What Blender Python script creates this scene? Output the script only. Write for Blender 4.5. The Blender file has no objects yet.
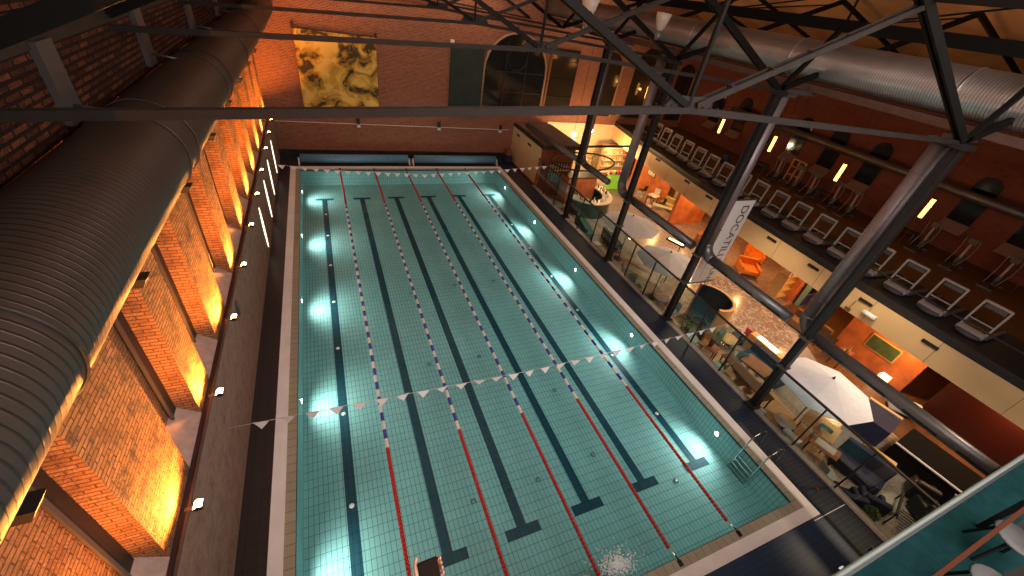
import bpy, bmesh, math, random
from mathutils import Vector, Matrix
from math import pi, sin, cos, radians as R_
random.seed(7)
SC = bpy.context.scene
COL = SC.collection
# ---------------------------------------------------------------- camera
cam_d = bpy.data.cameras.new('camera'); cam = bpy.data.objects.new('camera', cam_d); COL.objects.link(cam)
cam_d.sensor_width = 36; cam_d.lens = 36 * 400.02 / 1024; cam_d.clip_start = 0.05; cam_d.clip_end = 200
cam.matrix_world = Matrix(((0.91665689, 0.11496221, -0.38278432, 1.674), (-0.3719142, 0.59606372, -0.71160935, -1.549),
                           (0.14635566, 0.79466454, 0.589142, 10.676), (0, 0, 0, 1)))
SC.camera = cam
# ---------------------------------------------------------------- world, exposure
W = bpy.data.worlds.new('night'); SC.world = W; W.use_nodes = True
W.node_tree.nodes['Background'].inputs[0].default_value = (1.0, .55, .3, 1)
W.node_tree.nodes['Background'].inputs[1].default_value = .02
SC.view_settings.view_transform = 'Standard'; SC.view_settings.look = 'None'
SC.view_settings.exposure = 0; SC.view_settings.gamma = 1; SC.view_settings.use_curve_mapping = False
try:
    SC.cycles.use_denoising = True; SC.cycles.max_bounces = 8; SC.cycles.sample_clamp_indirect = 4
    SC.cycles.caustics_reflective = False; SC.cycles.caustics_refractive = False
except Exception: pass
CF = -0.8          # floor level of the lounge beside the pool hall
DK = 0.1           # pool deck level

def light(kind, loc, power, col, size=.1, rot=None, target=None, spot=None, blend=.5, size_y=None, name='light'):
    d = bpy.data.lights.new(name, kind); d.energy = power; d.color = col
    if kind == 'AREA':
        d.size = size
        if size_y: d.shape = 'RECTANGLE'; d.size_y = size_y
    else: d.shadow_soft_size = size
    if kind == 'SPOT': d.spot_size = R_(spot or 90); d.spot_blend = blend
    o = bpy.data.objects.new(name, d); COL.objects.link(o); o.location = loc
    if target is not None:
        o.rotation_euler = (Vector(target) - Vector(loc)).to_track_quat('-Z', 'Y').to_euler()
    elif rot: o.rotation_euler = rot
    return o

ORANGE = (1, .34, .055); WARM = (1, .6, .3); CREAM = (1, .78, .52)
PILLARS = [(-2.9, -1.6), (-.5, .9), (2.32, 3.82), (5.03, 5.95), (7.15, 8.45), (9.95, 10.9), (12.45, 13.35), (14.75, 15.7), (17.1, 18.1), (19.7, 20.6), (22.1, 23.0), (24.4, 25.3)]
LAMP_Y = [-2.2, .4, 3.01, 5.42, 7.85, 10.25, 12.69, 15.13, 17.5, 20.17, 22.52, 24.76]
K_FLOOD, K_POOL, K_HALL, K_LOUNGE, K_GYM = 1.6, 1.6, .95, 1.6, 1.15
# floodlights of the brick piers (the fittings themselves are built below)
for y in LAMP_Y:
    light('SPOT', (-.96, y, 3.2), 480 * K_FLOOD, ORANGE, .05, target=(-1.6, y, 5.2), spot=170, blend=.6, name='flood_light')
# underwater lamps
POOL_Y = [2.62, 7.6, 12.6, 17.75, 22.8]
for y in POOL_Y:
    for x, s in ((.06, 1), (12.76, -1)):
        light('SPOT', (x, y, -.2), 200 * K_POOL, (1, .93, .8), .08, target=(x + s * 3.6, y, -.9), spot=156, blend=1, name='pool_light')
# fill area lights added under the roof to raise the exposure, no fittings
for y in (3, 12, 21):
    light('AREA', (6.4, y, 12.0), 150 * K_HALL, (1, .74, .55), 9.5, rot=(0, 0, 0), size_y=9, name='hall_fill')
light('AREA', (7.5, -3.2, 11.9), 1750 * K_HALL, (1, .93, .9), 12, target=(7.5, 6.5, 0), size_y=6, name='near_end_fill')  # large fill light added behind the camera, lighting the near end
for x in (3.5, 11, 19):   # added fill strips under the roof that brighten the far wall
    light('AREA', (x, 24.9, 10.6), 80 * K_HALL, (1, .7, .48), 6, target=(x, 27.6, 8.7), size_y=.3, name='far_wall_fill')
for y in (1.5, 8, 15, 22):  # added fill lights aimed up to brighten the gallery ceiling
    light('AREA', (22.5, y, 9.9), 22 * K_GYM, (1, .5, .22), 2.0, rot=(pi, 0, 0), name='gallery_roof_fill')
# lounge point and spot lights without fittings, under the gallery and near the glass
for x, y, p in ((22.6, 24.5, 130), (19.6, 24.6, 60), (24.5, 19.2, 70), (23.4, 13.8, 60), (24.8, 11, 60), (23.2, 6.5, 70), (22.6, 2.6, 90), (22, -1, 60), (24.6, 16.2, 40)):
    light('POINT', (x, y, 1.75), p * 1.6 * K_LOUNGE, (1, .56, .2), .12, name='lounge_light')
for x, y, p in ((18.9, 3.6, 45), (18.5, 8.6, 70), (18.2, 13.4, 45), (18.2, 18, 45), (17.2, -1.0, 40)):
    light('SPOT', (x, y, 6.5), p * 12 * K_LOUNGE, CREAM, .15, target=(x, y, 0), spot=90, blend=.6, name='lounge_light')
# ---------------------------------------------------------------- materials
def new_mat(name):
    m = bpy.data.materials.new(name); m.use_nodes = True
    return m, m.node_tree.nodes, m.node_tree.links, m.node_tree.nodes['Principled BSDF']
def mixc(n, l, fac, a, b, typ='MIX'):
    x = n.new('ShaderNodeMix'); x.data_type = 'RGBA'; x.blend_type = typ
    for s, v in ((0, fac), (6, a), (7, b)):
        if isinstance(v, (int, float)): x.inputs[s].default_value = v
        elif isinstance(v, tuple): x.inputs[s].default_value = (*v[:3], 1)
        else: l.new(v, x.inputs[s])
    return x.outputs[2]
def ramp(n, l, src, stops):
    r = n.new('ShaderNodeValToRGB'); l.new(src, r.inputs[0])
    while len(r.color_ramp.elements) < len(stops): r.color_ramp.elements.new(.5)
    for e, (p, c) in zip(r.color_ramp.elements, stops):
        e.position = p; e.color = (c, c, c, 1) if isinstance(c, (int, float)) else (*c, 1)
    return r.outputs[0]
def noise(n, l, scale, detail=4, vec=None, rough=.55):
    t = n.new('ShaderNodeTexNoise'); t.inputs['Scale'].default_value = scale; t.inputs['Detail'].default_value = detail; t.inputs['Roughness'].default_value = rough
    if vec is not None: l.new(vec, t.inputs['Vector'])
    return t.outputs[0]
def coords(n, which='UV'):
    return n.new('ShaderNodeTexCoord').outputs[which]
def bump(n, l, b, h, dist=.01, strength=1):
    x = n.new('ShaderNodeBump'); x.inputs['Distance'].default_value = dist; x.inputs['Strength'].default_value = strength
    l.new(h, x.inputs['Height']); l.new(x.outputs[0], b.inputs['Normal'])
def M(name, col, rough=.5, metal=0, emit=None, es=0, spec=.5, var=.0, vs=6, alpha=1, trans=0):
    m, n, l, b = new_mat(name)
    b.inputs['Base Color'].default_value = (*col, 1); b.inputs['Roughness'].default_value = rough; b.inputs['Metallic'].default_value = metal
    b.inputs['Specular IOR Level'].default_value = spec
    if trans: b.inputs['Transmission Weight'].default_value = trans
    if var:
        f = noise(n, l, vs, 4, coords(n, 'Object'))
        c = mixc(n, l, ramp(n, l, f, [(.3, 0), (.7, 1)]), tuple(max(0, v * (1 - var)) for v in col), tuple(min(1, v * (1 + var)) for v in col))
        l.new(c, b.inputs['Base Color'])
    if emit: b.inputs['Emission Color'].default_value = (*emit, 1); b.inputs['Emission Strength'].default_value = es
    return m
def brick_mat(name, c1, c2, mortar, w=.24, h=.075, mo=.012, blot=.5, blot_col=(.12, .05, .03), bs=2.2, bd=.02, off=.5, rough=.85):
    m, n, l, b = new_mat(name); uv = coords(n)
    t = n.new('ShaderNodeTexBrick'); l.new(uv, t.inputs['Vector'])
    t.inputs['Scale'].default_value = 1; t.inputs['Brick Width'].default_value = w; t.inputs['Row Height'].default_value = h
    t.inputs['Mortar Size'].default_value = mo; t.inputs['Mortar Smooth'].default_value = .3; t.inputs['Bias'].default_value = -.1; t.offset = off
    t.inputs['Color1'].default_value = (*c1, 1); t.inputs['Color2'].default_value = (*c2, 1); t.inputs['Mortar'].default_value = (*mortar, 1)
    f = noise(n, l, bs, 8, uv, .7)
    c = mixc(n, l, ramp(n, l, f, [(.47, 0), (.66, blot)]), t.outputs['Color'], blot_col)
    g = noise(n, l, 30, 3, uv)
    c = mixc(n, l, .5, c, ramp(n, l, g, [(.2, .5), (.8, 1.0)]), 'MULTIPLY')
    l.new(c, b.inputs['Base Color']); b.inputs['Roughness'].default_value = rough; b.inputs['Specular IOR Level'].default_value = .2
    inv = n.new('ShaderNodeMath'); inv.operation = 'MULTIPLY_ADD'; l.new(t.outputs['Fac'], inv.inputs[0]); inv.inputs[1].default_value = -1; l.new(g, inv.inputs[2])
    bump(n, l, b, inv.outputs[0], bd, .9)
    return m
def tile_mat(name, c1, c2, grout, w, h, mo, rough=.3, spec=.5, off=0, var=.15, bd=.002):
    m, n, l, b = new_mat(name); uv = coords(n)
    t = n.new('ShaderNodeTexBrick'); l.new(uv, t.inputs['Vector']); t.offset = off
    t.inputs['Scale'].default_value = 1; t.inputs['Brick Width'].default_value = w; t.inputs['Row Height'].default_value = h
    t.inputs['Mortar Size'].default_value = mo; t.inputs['Mortar Smooth'].default_value = .1
    t.inputs['Color1'].default_value = (*c1, 1); t.inputs['Color2'].default_value = (*c2, 1); t.inputs['Mortar'].default_value = (*grout, 1)
    f = noise(n, l, .5, 3, uv)
    c = mixc(n, l, 1, t.outputs['Color'], ramp(n, l, f, [(.3, 1 - var), (.7, 1)]), 'MULTIPLY')
    l.new(c, b.inputs['Base Color']); b.inputs['Roughness'].default_value = rough; b.inputs['Specular IOR Level'].default_value = spec
    return m
def wood_mat(name, c1, c2, w=.12, rough=.45, ln=1.6):
    m, n, l, b = new_mat(name); uv = coords(n)
    t = n.new('ShaderNodeTexBrick'); l.new(uv, t.inputs['Vector']); t.offset = .37
    t.inputs['Scale'].default_value = 1; t.inputs['Brick Width'].default_value = ln; t.inputs['Row Height'].default_value = w; t.inputs['Mortar Size'].default_value = .003
    t.inputs['Color1'].default_value = (*c1, 1); t.inputs['Color2'].default_value = (*c2, 1); t.inputs['Mortar'].default_value = (c2[0] * .4, c2[1] * .4, c2[2] * .4, 1)
    mp = n.new('ShaderNodeMapping'); mp.inputs['Scale'].default_value = (1.5, 25, 1); l.new(uv, mp.inputs[0])
    f = noise(n, l, 2, 4, mp.outputs[0])
    c = mixc(n, l, .5, t.outputs['Color'], ramp(n, l, f, [(.3, .6), (.7, 1)]), 'MULTIPLY')
    l.new(c, b.inputs['Base Color']); b.inputs['Roughness'].default_value = rough
    return m
def marble_mat(name, base, dark, vein, rough=.15):
    m, n, l, b = new_mat(name); uv = coords(n)
    f = noise(n, l, 1.1, 8, uv, .65)
    c = mixc(n, l, ramp(n, l, f, [(.35, 0), (.65, 1)]), dark, base)
    g = n.new('ShaderNodeTexNoise'); g.inputs['Scale'].default_value = 1.6; g.inputs['Detail'].default_value = 6; g.inputs['Distortion'].default_value = 1.6; l.new(uv, g.inputs['Vector'])
    v = ramp(n, l, g.outputs[0], [(.46, 0), (.5, .8), (.54, 0)])
    c = mixc(n, l, v, c, vein)
    l.new(c, b.inputs['Base Color']); b.inputs['Roughness'].default_value = rough
    return m
def duct_mat(name, col, period=.11, rough=.35, metal=.85):
    m, n, l, b = new_mat(name); ob = coords(n, 'Object')
    w = n.new('ShaderNodeTexWave'); w.wave_type = 'BANDS'; w.bands_direction = 'Y'; w.wave_profile = 'SIN'
    w.inputs['Scale'].default_value = .314 / period; l.new(ob, w.inputs['Vector'])
    s = ramp(n, l, w.outputs[0], [(.80, 0), (.97, 1)])
    f = noise(n, l, 1.2, 4, ob)
    c = mixc(n, l, ramp(n, l, f, [(.3, 0), (.7, 1)]), tuple(v * .75 for v in col), col)
    c = mixc(n, l, s, c, tuple(v * .45 for v in col))
    l.new(c, b.inputs['Base Color']); b.inputs['Roughness'].default_value = rough; b.inputs['Metallic'].default_value = metal
    bump(n, l, b, s, .008, .8)
    return m

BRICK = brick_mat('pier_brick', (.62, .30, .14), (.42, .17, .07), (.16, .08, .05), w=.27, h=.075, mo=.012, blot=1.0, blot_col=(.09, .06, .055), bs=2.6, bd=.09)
BRICK_SIDE = brick_mat('pier_side_brick', (.52, .22, .09), (.66, .33, .14), (.26, .11, .05), w=.27, h=.075, mo=.011, blot=.45, bs=3, bd=.05)
BRICK_FAR = brick_mat('far_wall_brick', (.36, .12, .065), (.2, .06, .038), (.52, .27, .17), blot=.4, blot_col=(.2, .07, .05), bs=5, bd=.01, mo=.014)
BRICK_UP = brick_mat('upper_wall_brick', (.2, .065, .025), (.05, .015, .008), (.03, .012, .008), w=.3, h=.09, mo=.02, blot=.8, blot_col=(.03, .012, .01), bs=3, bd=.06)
BRICK_GYM = brick_mat('gallery_brick', (.26, .075, .045), (.2, .055, .035), (.22, .09, .06), blot=.4, blot_col=(.1, .04, .03), bs=4, bd=.01)
BRICK_LOW = brick_mat('low_wall_brick', (.36, .21, .15), (.26, .145, .1), (.4, .26, .2), w=.11, h=.035, mo=.006, blot=.5, blot_col=(.1, .07, .06), bs=3, bd=.008)
POOL_TILE = tile_mat('pool_tile', (.26, .53, .54), (.24, .49, .5), (.04, .15, .15), .125, .25, .0062, .6, .12)
POOL_DARK = tile_mat('pool_lane_tile', (.012, .07, .10), (.01, .06, .09), (.005, .03, .045), .125, .25, .0062, .6, .12)
DECK = tile_mat('deck_tile', (.014, .024, .044), (.011, .019, .036), (.07, .08, .10), .25, .125, .005, .35)
DECK_BIG = tile_mat('deck_tile_end', (.02, .05, .11), (.017, .042, .095), (.06, .1, .18), .6, .12, .004, .35)
DECK_L = tile_mat('deck_tile_side', (.04, .033, .03), (.034, .03, .028), (.012, .01, .01), .25, .25, .006, .4)
GUTTER = tile_mat('gutter_tile', (.42, .38, .27), (.38, .34, .24), (.12, .10, .07), .25, .25, .006, .5)
COPING = M('coping_stone', (.9, .84, .8), .5, var=.06, vs=2)
SILL = M('sill_stone', (.42, .3, .25), .8, var=.15)
DARKM = M('dark_steel', (.018, .016, .016), .4, .3)
GREYM = M('grey_steel', (.12, .105, .1), .45, .5)
TRUSSM = M('truss_steel', (.02, .014, .011), .65, 0, var=.2, spec=.25)
TRUSSD = M('truss_dark_steel', (.007, .006, .005), .7, .0, spec=.12)
DUCT = duct_mat('big_duct_metal', (.085, .062, .05), .085, .5, .5)
DUCT2 = duct_mat('bright_duct_metal', (.6, .55, .52), .07, .35, .8)
DUCTV = M('pipe_metal', (.27, .22, .22), .48, .6, var=.1, vs=3)
DUCTH = M('pipe_grey', (.15, .14, .14), .4, .6, var=.1)
CHROME = M('chrome', (.8, .78, .74), .12, 1)
REDF = M('red_float', (.5, .012, .01), .4); BLUEF = M('blue_float', (.05, .05, .32), .4)
WHITEF = M('white_float', (.85, .76, .66), .4); BLACKF = M('black_float', (.02, .02, .02), .4)
FLAGM = M('flag_cloth', (.8, .72, .68), .7); CORD = M('cord', (.5, .46, .42), .7)
COVER = M('pool_cover', (.11, .27, .42), .45, var=.15)
CREAMP = M('cream_panel', (.66, .46, .23), .5, var=.05, vs=1.2)
BLACK = M('black_paint', (.012, .011, .011), .5)
ROOF = M('roof_boards', (.32, .17, .075), .8, var=.2, vs=1)
LAMPG = M('flood_glass', (1, .8, .5), .3, emit=(1, .62, .22), es=26)
LAMPW = M('pool_lamp_glass', (1, 1, 1), .3, emit=(.9, 1, 1), es=14)
LENSL = M('wall_lens_glass', (1, .95, .85), .3, emit=(1, .86, .62), es=2.2)
TUBE = M('tube_glass', (1, .7, .3), .3, emit=(1, .42, .07), es=7)
GLOBE = M('globe_glass', (1, .9, .7), .3, emit=(1, .78, .45), es=14)
WHITE = M('white_plastic', (.8, .78, .75), .5)
PARG = M('grey_parasol_cloth', (.34, .3, .31), .9, var=.05)
PARW = M('white_parasol_cloth', (.8, .78, .84), .9, var=.04)
NAVY = M('navy_cloth', (.012, .018, .06), .8, var=.2); TEAL = M('teal_plastic', (.2, .36, .36), .5)
ORANGEC = M('orange_leather', (.8, .24, .02), .5, var=.1); ORANGEW = M('orange_plaster', (.55, .16, .05), .7, var=.3, vs=1.5)
WOODL = wood_mat('light_wood_floor', (.68, .42, .24), (.6, .36, .2)); WOODB = wood_mat('brown_wood_floor', (.19, .085, .035), (.14, .06, .025))
WOODT = M('table_wood', (.32, .12, .05), .4, var=.2); WOODY = M('pale_wood', (.66, .4, .15), .45, var=.1)
MARBLE = marble_mat('brown_marble', (.31, .215, .16), (.2, .13, .095), (.6, .46, .37), .2)
MARBLEG = marble_mat('grey_marble', (.36, .29, .25), (.28, .21, .18), (.46, .38, .33), .25)
RUBBER = M('gym_floor', (.012, .012, .016), .6, var=.2); GYMW = M('gym_wood_floor', (.09, .04, .01), .5, var=.2)
TREADW = M('machine_white', (.42, .36, .32), .45); TREADG = M('machine_grey', (.1, .09, .09), .5)
GREENW = M('green_leaf', (.07, .13, .02), .6, var=.4, vs=20); OLIVE = M('yellow_leaf', (.35, .3, .04), .6, var=.4, vs=20)
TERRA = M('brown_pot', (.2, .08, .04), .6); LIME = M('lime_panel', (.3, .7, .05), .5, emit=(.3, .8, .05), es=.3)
PALEG = M('pale_green', (.5, .55, .35), .7); REDW = M('dark_red_panel', (.045, .004, .003), .5); CHALK = M('green_board', (.05, .09, .04), .8, var=.3)
SKIN = M('skin', (.62, .3, .2), .5)
def sym_fresnel(n, l, f0, normal=None):   # same reflectance seen from either side of a thin sheet
    w = n.new('ShaderNodeLayerWeight'); w.inputs['Blend'].default_value = .5
    if normal is not None: l.new(normal, w.inputs['Normal'])
    p = n.new('ShaderNodeMath'); p.operation = 'POWER'; l.new(w.outputs['Facing'], p.inputs[0]); p.inputs[1].default_value = 5
    q = n.new('ShaderNodeMath'); q.operation = 'MULTIPLY_ADD'; l.new(p.outputs[0], q.inputs[0]); q.inputs[1].default_value = 1 - f0; q.inputs[2].default_value = f0
    return q.outputs[0]
def glass(name, tint, thin=True, rough=0):
    m = bpy.data.materials.new(name); m.use_nodes = True; n = m.node_tree.nodes; l = m.node_tree.links; n.clear()
    o = n.new('ShaderNodeOutputMaterial'); tr = n.new('ShaderNodeBsdfTransparent'); tr.inputs[0].default_value = (*tint, 1)
    g = n.new('ShaderNodeBsdfGlossy'); g.inputs['Roughness'].default_value = rough
    f = sym_fresnel(n, l, .05)
    mx = n.new('ShaderNodeMixShader'); l.new(f, mx.inputs[0]); l.new(tr.outputs[0], mx.inputs[1]); l.new(g.outputs[0], mx.inputs[2]); l.new(mx.outputs[0], o.inputs[0])
    return m
GLASS = glass('clear_glass', (.80, .85, .84)); GLASSG = glass('green_glass', (.2, .42, .35)); 
DGLASS = M('night_window_glass', (.012, .014, .016), .08)
def water_mat():
    m = bpy.data.materials.new('pool_water'); m.use_nodes = True; n = m.node_tree.nodes; l = m.node_tree.links; n.clear()
    o = n.new('ShaderNodeOutputMaterial'); tr = n.new('ShaderNodeBsdfTransparent'); tr.inputs[0].default_value = (.82, .96, .97, 1)
    g = n.new('ShaderNodeBsdfGlossy'); g.inputs['Roughness'].default_value = .02
    tc = n.new('ShaderNodeTexCoord').outputs['Object']
    a = noise(n, l, 1.3, 3, tc); bp = n.new('ShaderNodeBump'); bp.inputs['Distance'].default_value = .02; bp.inputs['Strength'].default_value = .5
    l.new(a, bp.inputs['Height']); l.new(bp.outputs[0], g.inputs['Normal'])
    f = sym_fresnel(n, l, .022, bp.outputs[0])
    mx = n.new('ShaderNodeMixShader'); l.new(f, mx.inputs[0]); l.new(tr.outputs[0], mx.inputs[1]); l.new(g.outputs[0], mx.inputs[2]); l.new(mx.outputs[0], o.inputs[0])
    return m
WATER = water_mat()

# ---------------------------------------------------------------- mesh helpers
class MB:
    def __init__(s): s.v = []; s.f = []; s.mi = []; s.mats = []; s.sm = []
    def mat(s, m):
        if m not in s.mats: s.mats.append(m)
        return s.mats.index(m)
    def add(s, vs, fs, m, smooth=False):
        k = len(s.v); s.v += [tuple(v) for v in vs]; i = s.mat(m)
        for f in fs: s.f.append([k + a for a in f]); s.mi.append(i); s.sm.append(smooth)
        return s
    def box(s, x0, y0, z0, x1, y1, z1, m, rz=0, piv=None):
        vs = [(x, y, z) for z in (z0, z1) for y in (y0, y1) for x in (x0, x1)]
        if rz:
            px, py = piv or ((x0 + x1) / 2, (y0 + y1) / 2); c, q = cos(rz), sin(rz)
            vs = [(px + (x - px) * c - (y - py) * q, py + (x - px) * q + (y - py) * c, z) for x, y, z in vs]
        return s.add(vs, [(0, 2, 3, 1), (4, 5, 7, 6), (0, 1, 5, 4), (2, 6, 7, 3), (0, 4, 6, 2), (1, 3, 7, 5)], m)
    def bar(s, a, b, w, h, m, up=(0, 0, 1)):
        a, b = Vector(a), Vector(b); d = (b - a).normalized(); u = Vector(up)
        if abs(d.dot(u)) > .95: u = Vector((0, 1, 0))
        r = d.cross(u).normalized() * w / 2; t = r.cross(d).normalized() * h / 2
        vs = [p + i * r + j * t for p in (a, b) for i, j in ((-1, -1), (1, -1), (1, 1), (-1, 1))]
        return s.add(vs, [(0, 1, 2, 3), (7, 6, 5, 4), (0, 4, 5, 1), (1, 5, 6, 2), (2, 6, 7, 3), (3, 7, 4, 0)], m)
    def tube(s, pts, r, m, seg=10, closed=False, cap=True):
        P = [Vector(p) for p in pts]; n = len(P); vs = []; prev = None
        for i, p in enumerate(P):
            if closed: d = (P[(i + 1) % n] - P[i - 1]).normalized()
            else: d = ((P[i + 1] - p) if i == 0 else (p - P[i - 1]) if i == n - 1 else (P[i + 1] - P[i - 1])).normalized()
            if prev is None:
                u = Vector((0, 0, 1)) if abs(d.z) < .9 else Vector((0, 1, 0)); prev = d.cross(u).normalized()
            a = (prev - d * prev.dot(d)).normalized(); prev = a; b = d.cross(a)
            rr = r[i] if isinstance(r, (list, tuple)) else r
            vs += [p + rr * (cos(2 * pi * k / seg) * a + sin(2 * pi * k / seg) * b) for k in range(seg)]
        fs = []
        for i in range(n if closed else n - 1):
            j = (i + 1) % n
            for k in range(seg): fs.append((i * seg + k, i * seg + (k + 1) % seg, j * seg + (k + 1) % seg, j * seg + k))
        if cap and not closed: fs += [tuple(range(seg))[::-1], tuple((n - 1) * seg + k for k in range(seg))]
        return s.add(vs, fs, m, True)
    def lathe(s, prof, c, m, seg=20, sx=1, sy=1):
        vs = []; fs = []
        for r, z in prof: vs += [(c[0] + sx * r * cos(2 * pi * k / seg), c[1] + sy * r * sin(2 * pi * k / seg), c[2] + z) for k in range(seg)]
        for i in range(len(prof) - 1):
            for k in range(seg): fs.append((i * seg + k, i * seg + (k + 1) % seg, (i + 1) * seg + (k + 1) % seg, (i + 1) * seg + k))
        fs += [tuple(range(seg))[::-1], tuple((len(prof) - 1) * seg + k for k in range(seg))]
        return s.add(vs, fs, m, True)
    def prism(s, poly, z0, z1, m, sm=None):
        n = len(poly); vs = [(x, y, z0) for x, y in poly] + [(x, y, z1) for x, y in poly]
        s.add(vs, [tuple(range(n))[::-1], tuple(range(n, 2 * n))], m)
        s.add(vs, [(i, (i + 1) % n, n + (i + 1) % n, n + i) for i in range(n)], sm or m)
        return s
    def prism_y(s, poly, y0, y1, m):   # poly in xz
        n = len(poly); vs = [(x, y0, z) for x, z in poly] + [(x, y1, z) for x, z in poly]
        return s.add(vs, [tuple(range(n)), tuple(range(n, 2 * n))[::-1]] + [(i, n + i, n + (i + 1) % n, (i + 1) % n) for i in range(n)], m)
    def prism_x(s, poly, x0, x1, m):   # poly in yz
        n = len(poly); vs = [(x0, y, z) for y, z in poly] + [(x1, y, z) for y, z in poly]
        return s.add(vs, [tuple(range(n))[::-1], tuple(range(n, 2 * n))] + [(i, (i + 1) % n, n + (i + 1) % n, n + i) for i in range(n)], m)
    def build(s, name, parent=None, loc=None, rz=0, bevel=0, **props):
        me = bpy.data.meshes.new(name); me.from_pydata(s.v, [], s.f)
        for m in s.mats: me.materials.append(m)
        for p, i, q in zip(me.polygons, s.mi, s.sm): p.material_index = i; p.use_smooth = q
        me.update()
        bm = bmesh.new(); bm.from_mesh(me); bmesh.ops.recalc_face_normals(bm, faces=bm.faces[:]); bm.to_mesh(me); bm.free()
        uv = me.uv_layers.new(name='box')
        for p in me.polygons:
            n = p.normal; ax = max(range(3), key=lambda i: abs(n[i]))
            for li in p.loop_indices:
                c = me.vertices[me.loops[li].vertex_index].co
                uv.data[li].uv = (c.y, c.z) if ax == 0 else (c.x, c.z) if ax == 1 else (c.x, c.y)
        o = bpy.data.objects.new(name, me); COL.objects.link(o)
        if parent: o.parent = parent
        if loc: o.location = loc
        if rz: o.rotation_euler.z = rz
        if bevel:
            b = o.modifiers.new('bevel', 'BEVEL'); b.width = bevel; b.segments = 2; b.limit_method = 'ANGLE'
        for k, v in props.items(): o[k] = v
        return o
def struct(mb, name, **kw): return mb.build(name, kind='structure', **kw)
def thing(name, label, cat, loc=(0, 0, 0), rz=0, group=None):
    o = bpy.data.objects.new(name, None); COL.objects.link(o); o.location = loc; o.rotation_euler.z = rz
    o.empty_display_size = .1; o['label'] = label; o['category'] = cat
    if group: o['group'] = group
    return o
def tag(o, label, cat, group=None):
    o['label'] = label; o['category'] = cat
    if group: o['group'] = group
    return o
def dup(root, label, loc=None, rz=None):
    def cp(o, par):
        c = o.copy(); COL.objects.link(c); c.parent = par
        for ch in list(o.children): cp(ch, c)
        return c
    r = cp(root, None); r['label'] = label
    if loc is not None: r.location = loc
    if rz is not None: r.rotation_euler.z = rz
    return r
def seg_arc(cx, cz, r, a0, a1, n): return [(cx + r * cos(a0 + (a1 - a0) * i / n), cz + r * sin(a0 + (a1 - a0) * i / n)) for i in range(n + 1)]
ORD = ['nearest', 'second', 'third', 'fourth', 'fifth', 'sixth', 'seventh', 'eighth', 'ninth', 'tenth', 'eleventh', 'twelfth', 'thirteenth', 'fourteenth', 'fifteenth', 'sixteenth']
exec_parts = []
# ================================================================ STRUCTURE
PW, PL, PD = 12.82, 25.0, -.92
# pool basin
b = MB()
b.add([(0, 0, PD), (PW, 0, PD), (PW, PL, PD), (0, PL, PD)], [(0, 1, 2, 3)], POOL_TILE)
b.add([(0, 0, PD), (0, PL, PD), (0, PL, DK), (0, 0, DK)], [(0, 1, 2, 3)], POOL_TILE)
b.add([(PW, 0, PD), (PW, PL, PD), (PW, PL, DK), (PW, 0, DK)], [(3, 2, 1, 0)], POOL_TILE)
b.add([(0, 0, PD), (PW, 0, PD), (PW, 0, DK), (0, 0, DK)], [(0, 3, 2, 1)], POOL_TILE)
b.add([(0, PL, PD), (PW, PL, PD), (PW, PL, DK), (0, PL, DK)], [(0, 1, 2, 3)], POOL_TILE)
LANES = [1.17] + [2.25 + 2.07 * k + 1.035 for k in range(4)] + [11.68]
for x in LANES:   # black lane markings with a cross bar at each end
    z = PD + .004
    for x0, y0, x1, y1 in ((x - .14, 2.12, x + .14, 22.9), (x - .5, 2.0, x + .5, 2.28), (x - .5, 22.8, x + .5, 23.05)):
        b.add([(x0, y0, z), (x1, y0, z), (x1, y1, z), (x0, y1, z)], [(0, 1, 2, 3)], POOL_DARK); z += .001
# dark waterline band
for q in ([(.004, .004), (.004, PL)], [(PW - .004, .004), (PW - .004, PL)], [(0, .004), (PW, .004)], [(0, PL - .004), (PW, PL - .004)]):
    (xa, ya), (xb, yb) = q
    b.add([(xa, ya, .03), (xb, yb, .03), (xb, yb, DK - .01), (xa, ya, DK - .01)], [(0, 1, 2, 3)], POOL_DARK)
struct(b, 'floor_pool_basin')
b = MB(); n_ = 1
b.add([(0, 0, 0), (PW, 0, 0), (PW, PL, 0), (0, PL, 0)], [(0, 1, 2, 3)], WATER)
w = b.build('water_surface'); w['kind'] = 'structure'
# gutter and coping rings
def ring(i0, i1, z0, z1, m, name):
    b = MB()
    X0, X1, Y0, Y1 = -i0, PW + i0, -i0, PL + i0; U0, U1, V0, V1 = -i1, PW + i1, -i1, PL + i1
    for x0, y0, x1, y1 in ((U0, V0, U1, Y0), (U0, Y1, U1, V1), (U0, Y0, X0, Y1), (X1, Y0, U1, Y1)): b.box(x0, y0, z0, x1, y1, z1, m)
    return struct(b, name)
ring(.006, .24, -.3, DK - .01, GUTTER, 'trim_1'); ring(.24, .54, -.3, DK + .025, COPING, 'trim_2')
b = MB(); b.box(-1.15, -8, -.4, -.54, 28, DK, DECK_L); struct(b, 'floor_left_deck')
b = MB(); b.box(PW + .54, -8, -.4, 14.45, 28, DK, DECK); struct(b, 'floor_right_deck')
b = MB(); b.box(-.54, -8, -.4, PW + .54, -.54, DK, DECK_BIG); b.box(PW + .2, -.62, DK - .01, 14.45, -.6, DK + .002, COPING); struct(b, 'floor_near_deck')
b = MB(); b.box(-.54, PL + .54, -.4, PW + .54, 27.3, DK, DECK_L); struct(b, 'floor_far_deck')
b = MB(); b.box(14.45, -8, -1.2, 14.75, 22.1, DK + .05, M('kerb_stone', (.2, .175, .16), .6, var=.2)); struct(b, 'trim_3')
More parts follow.
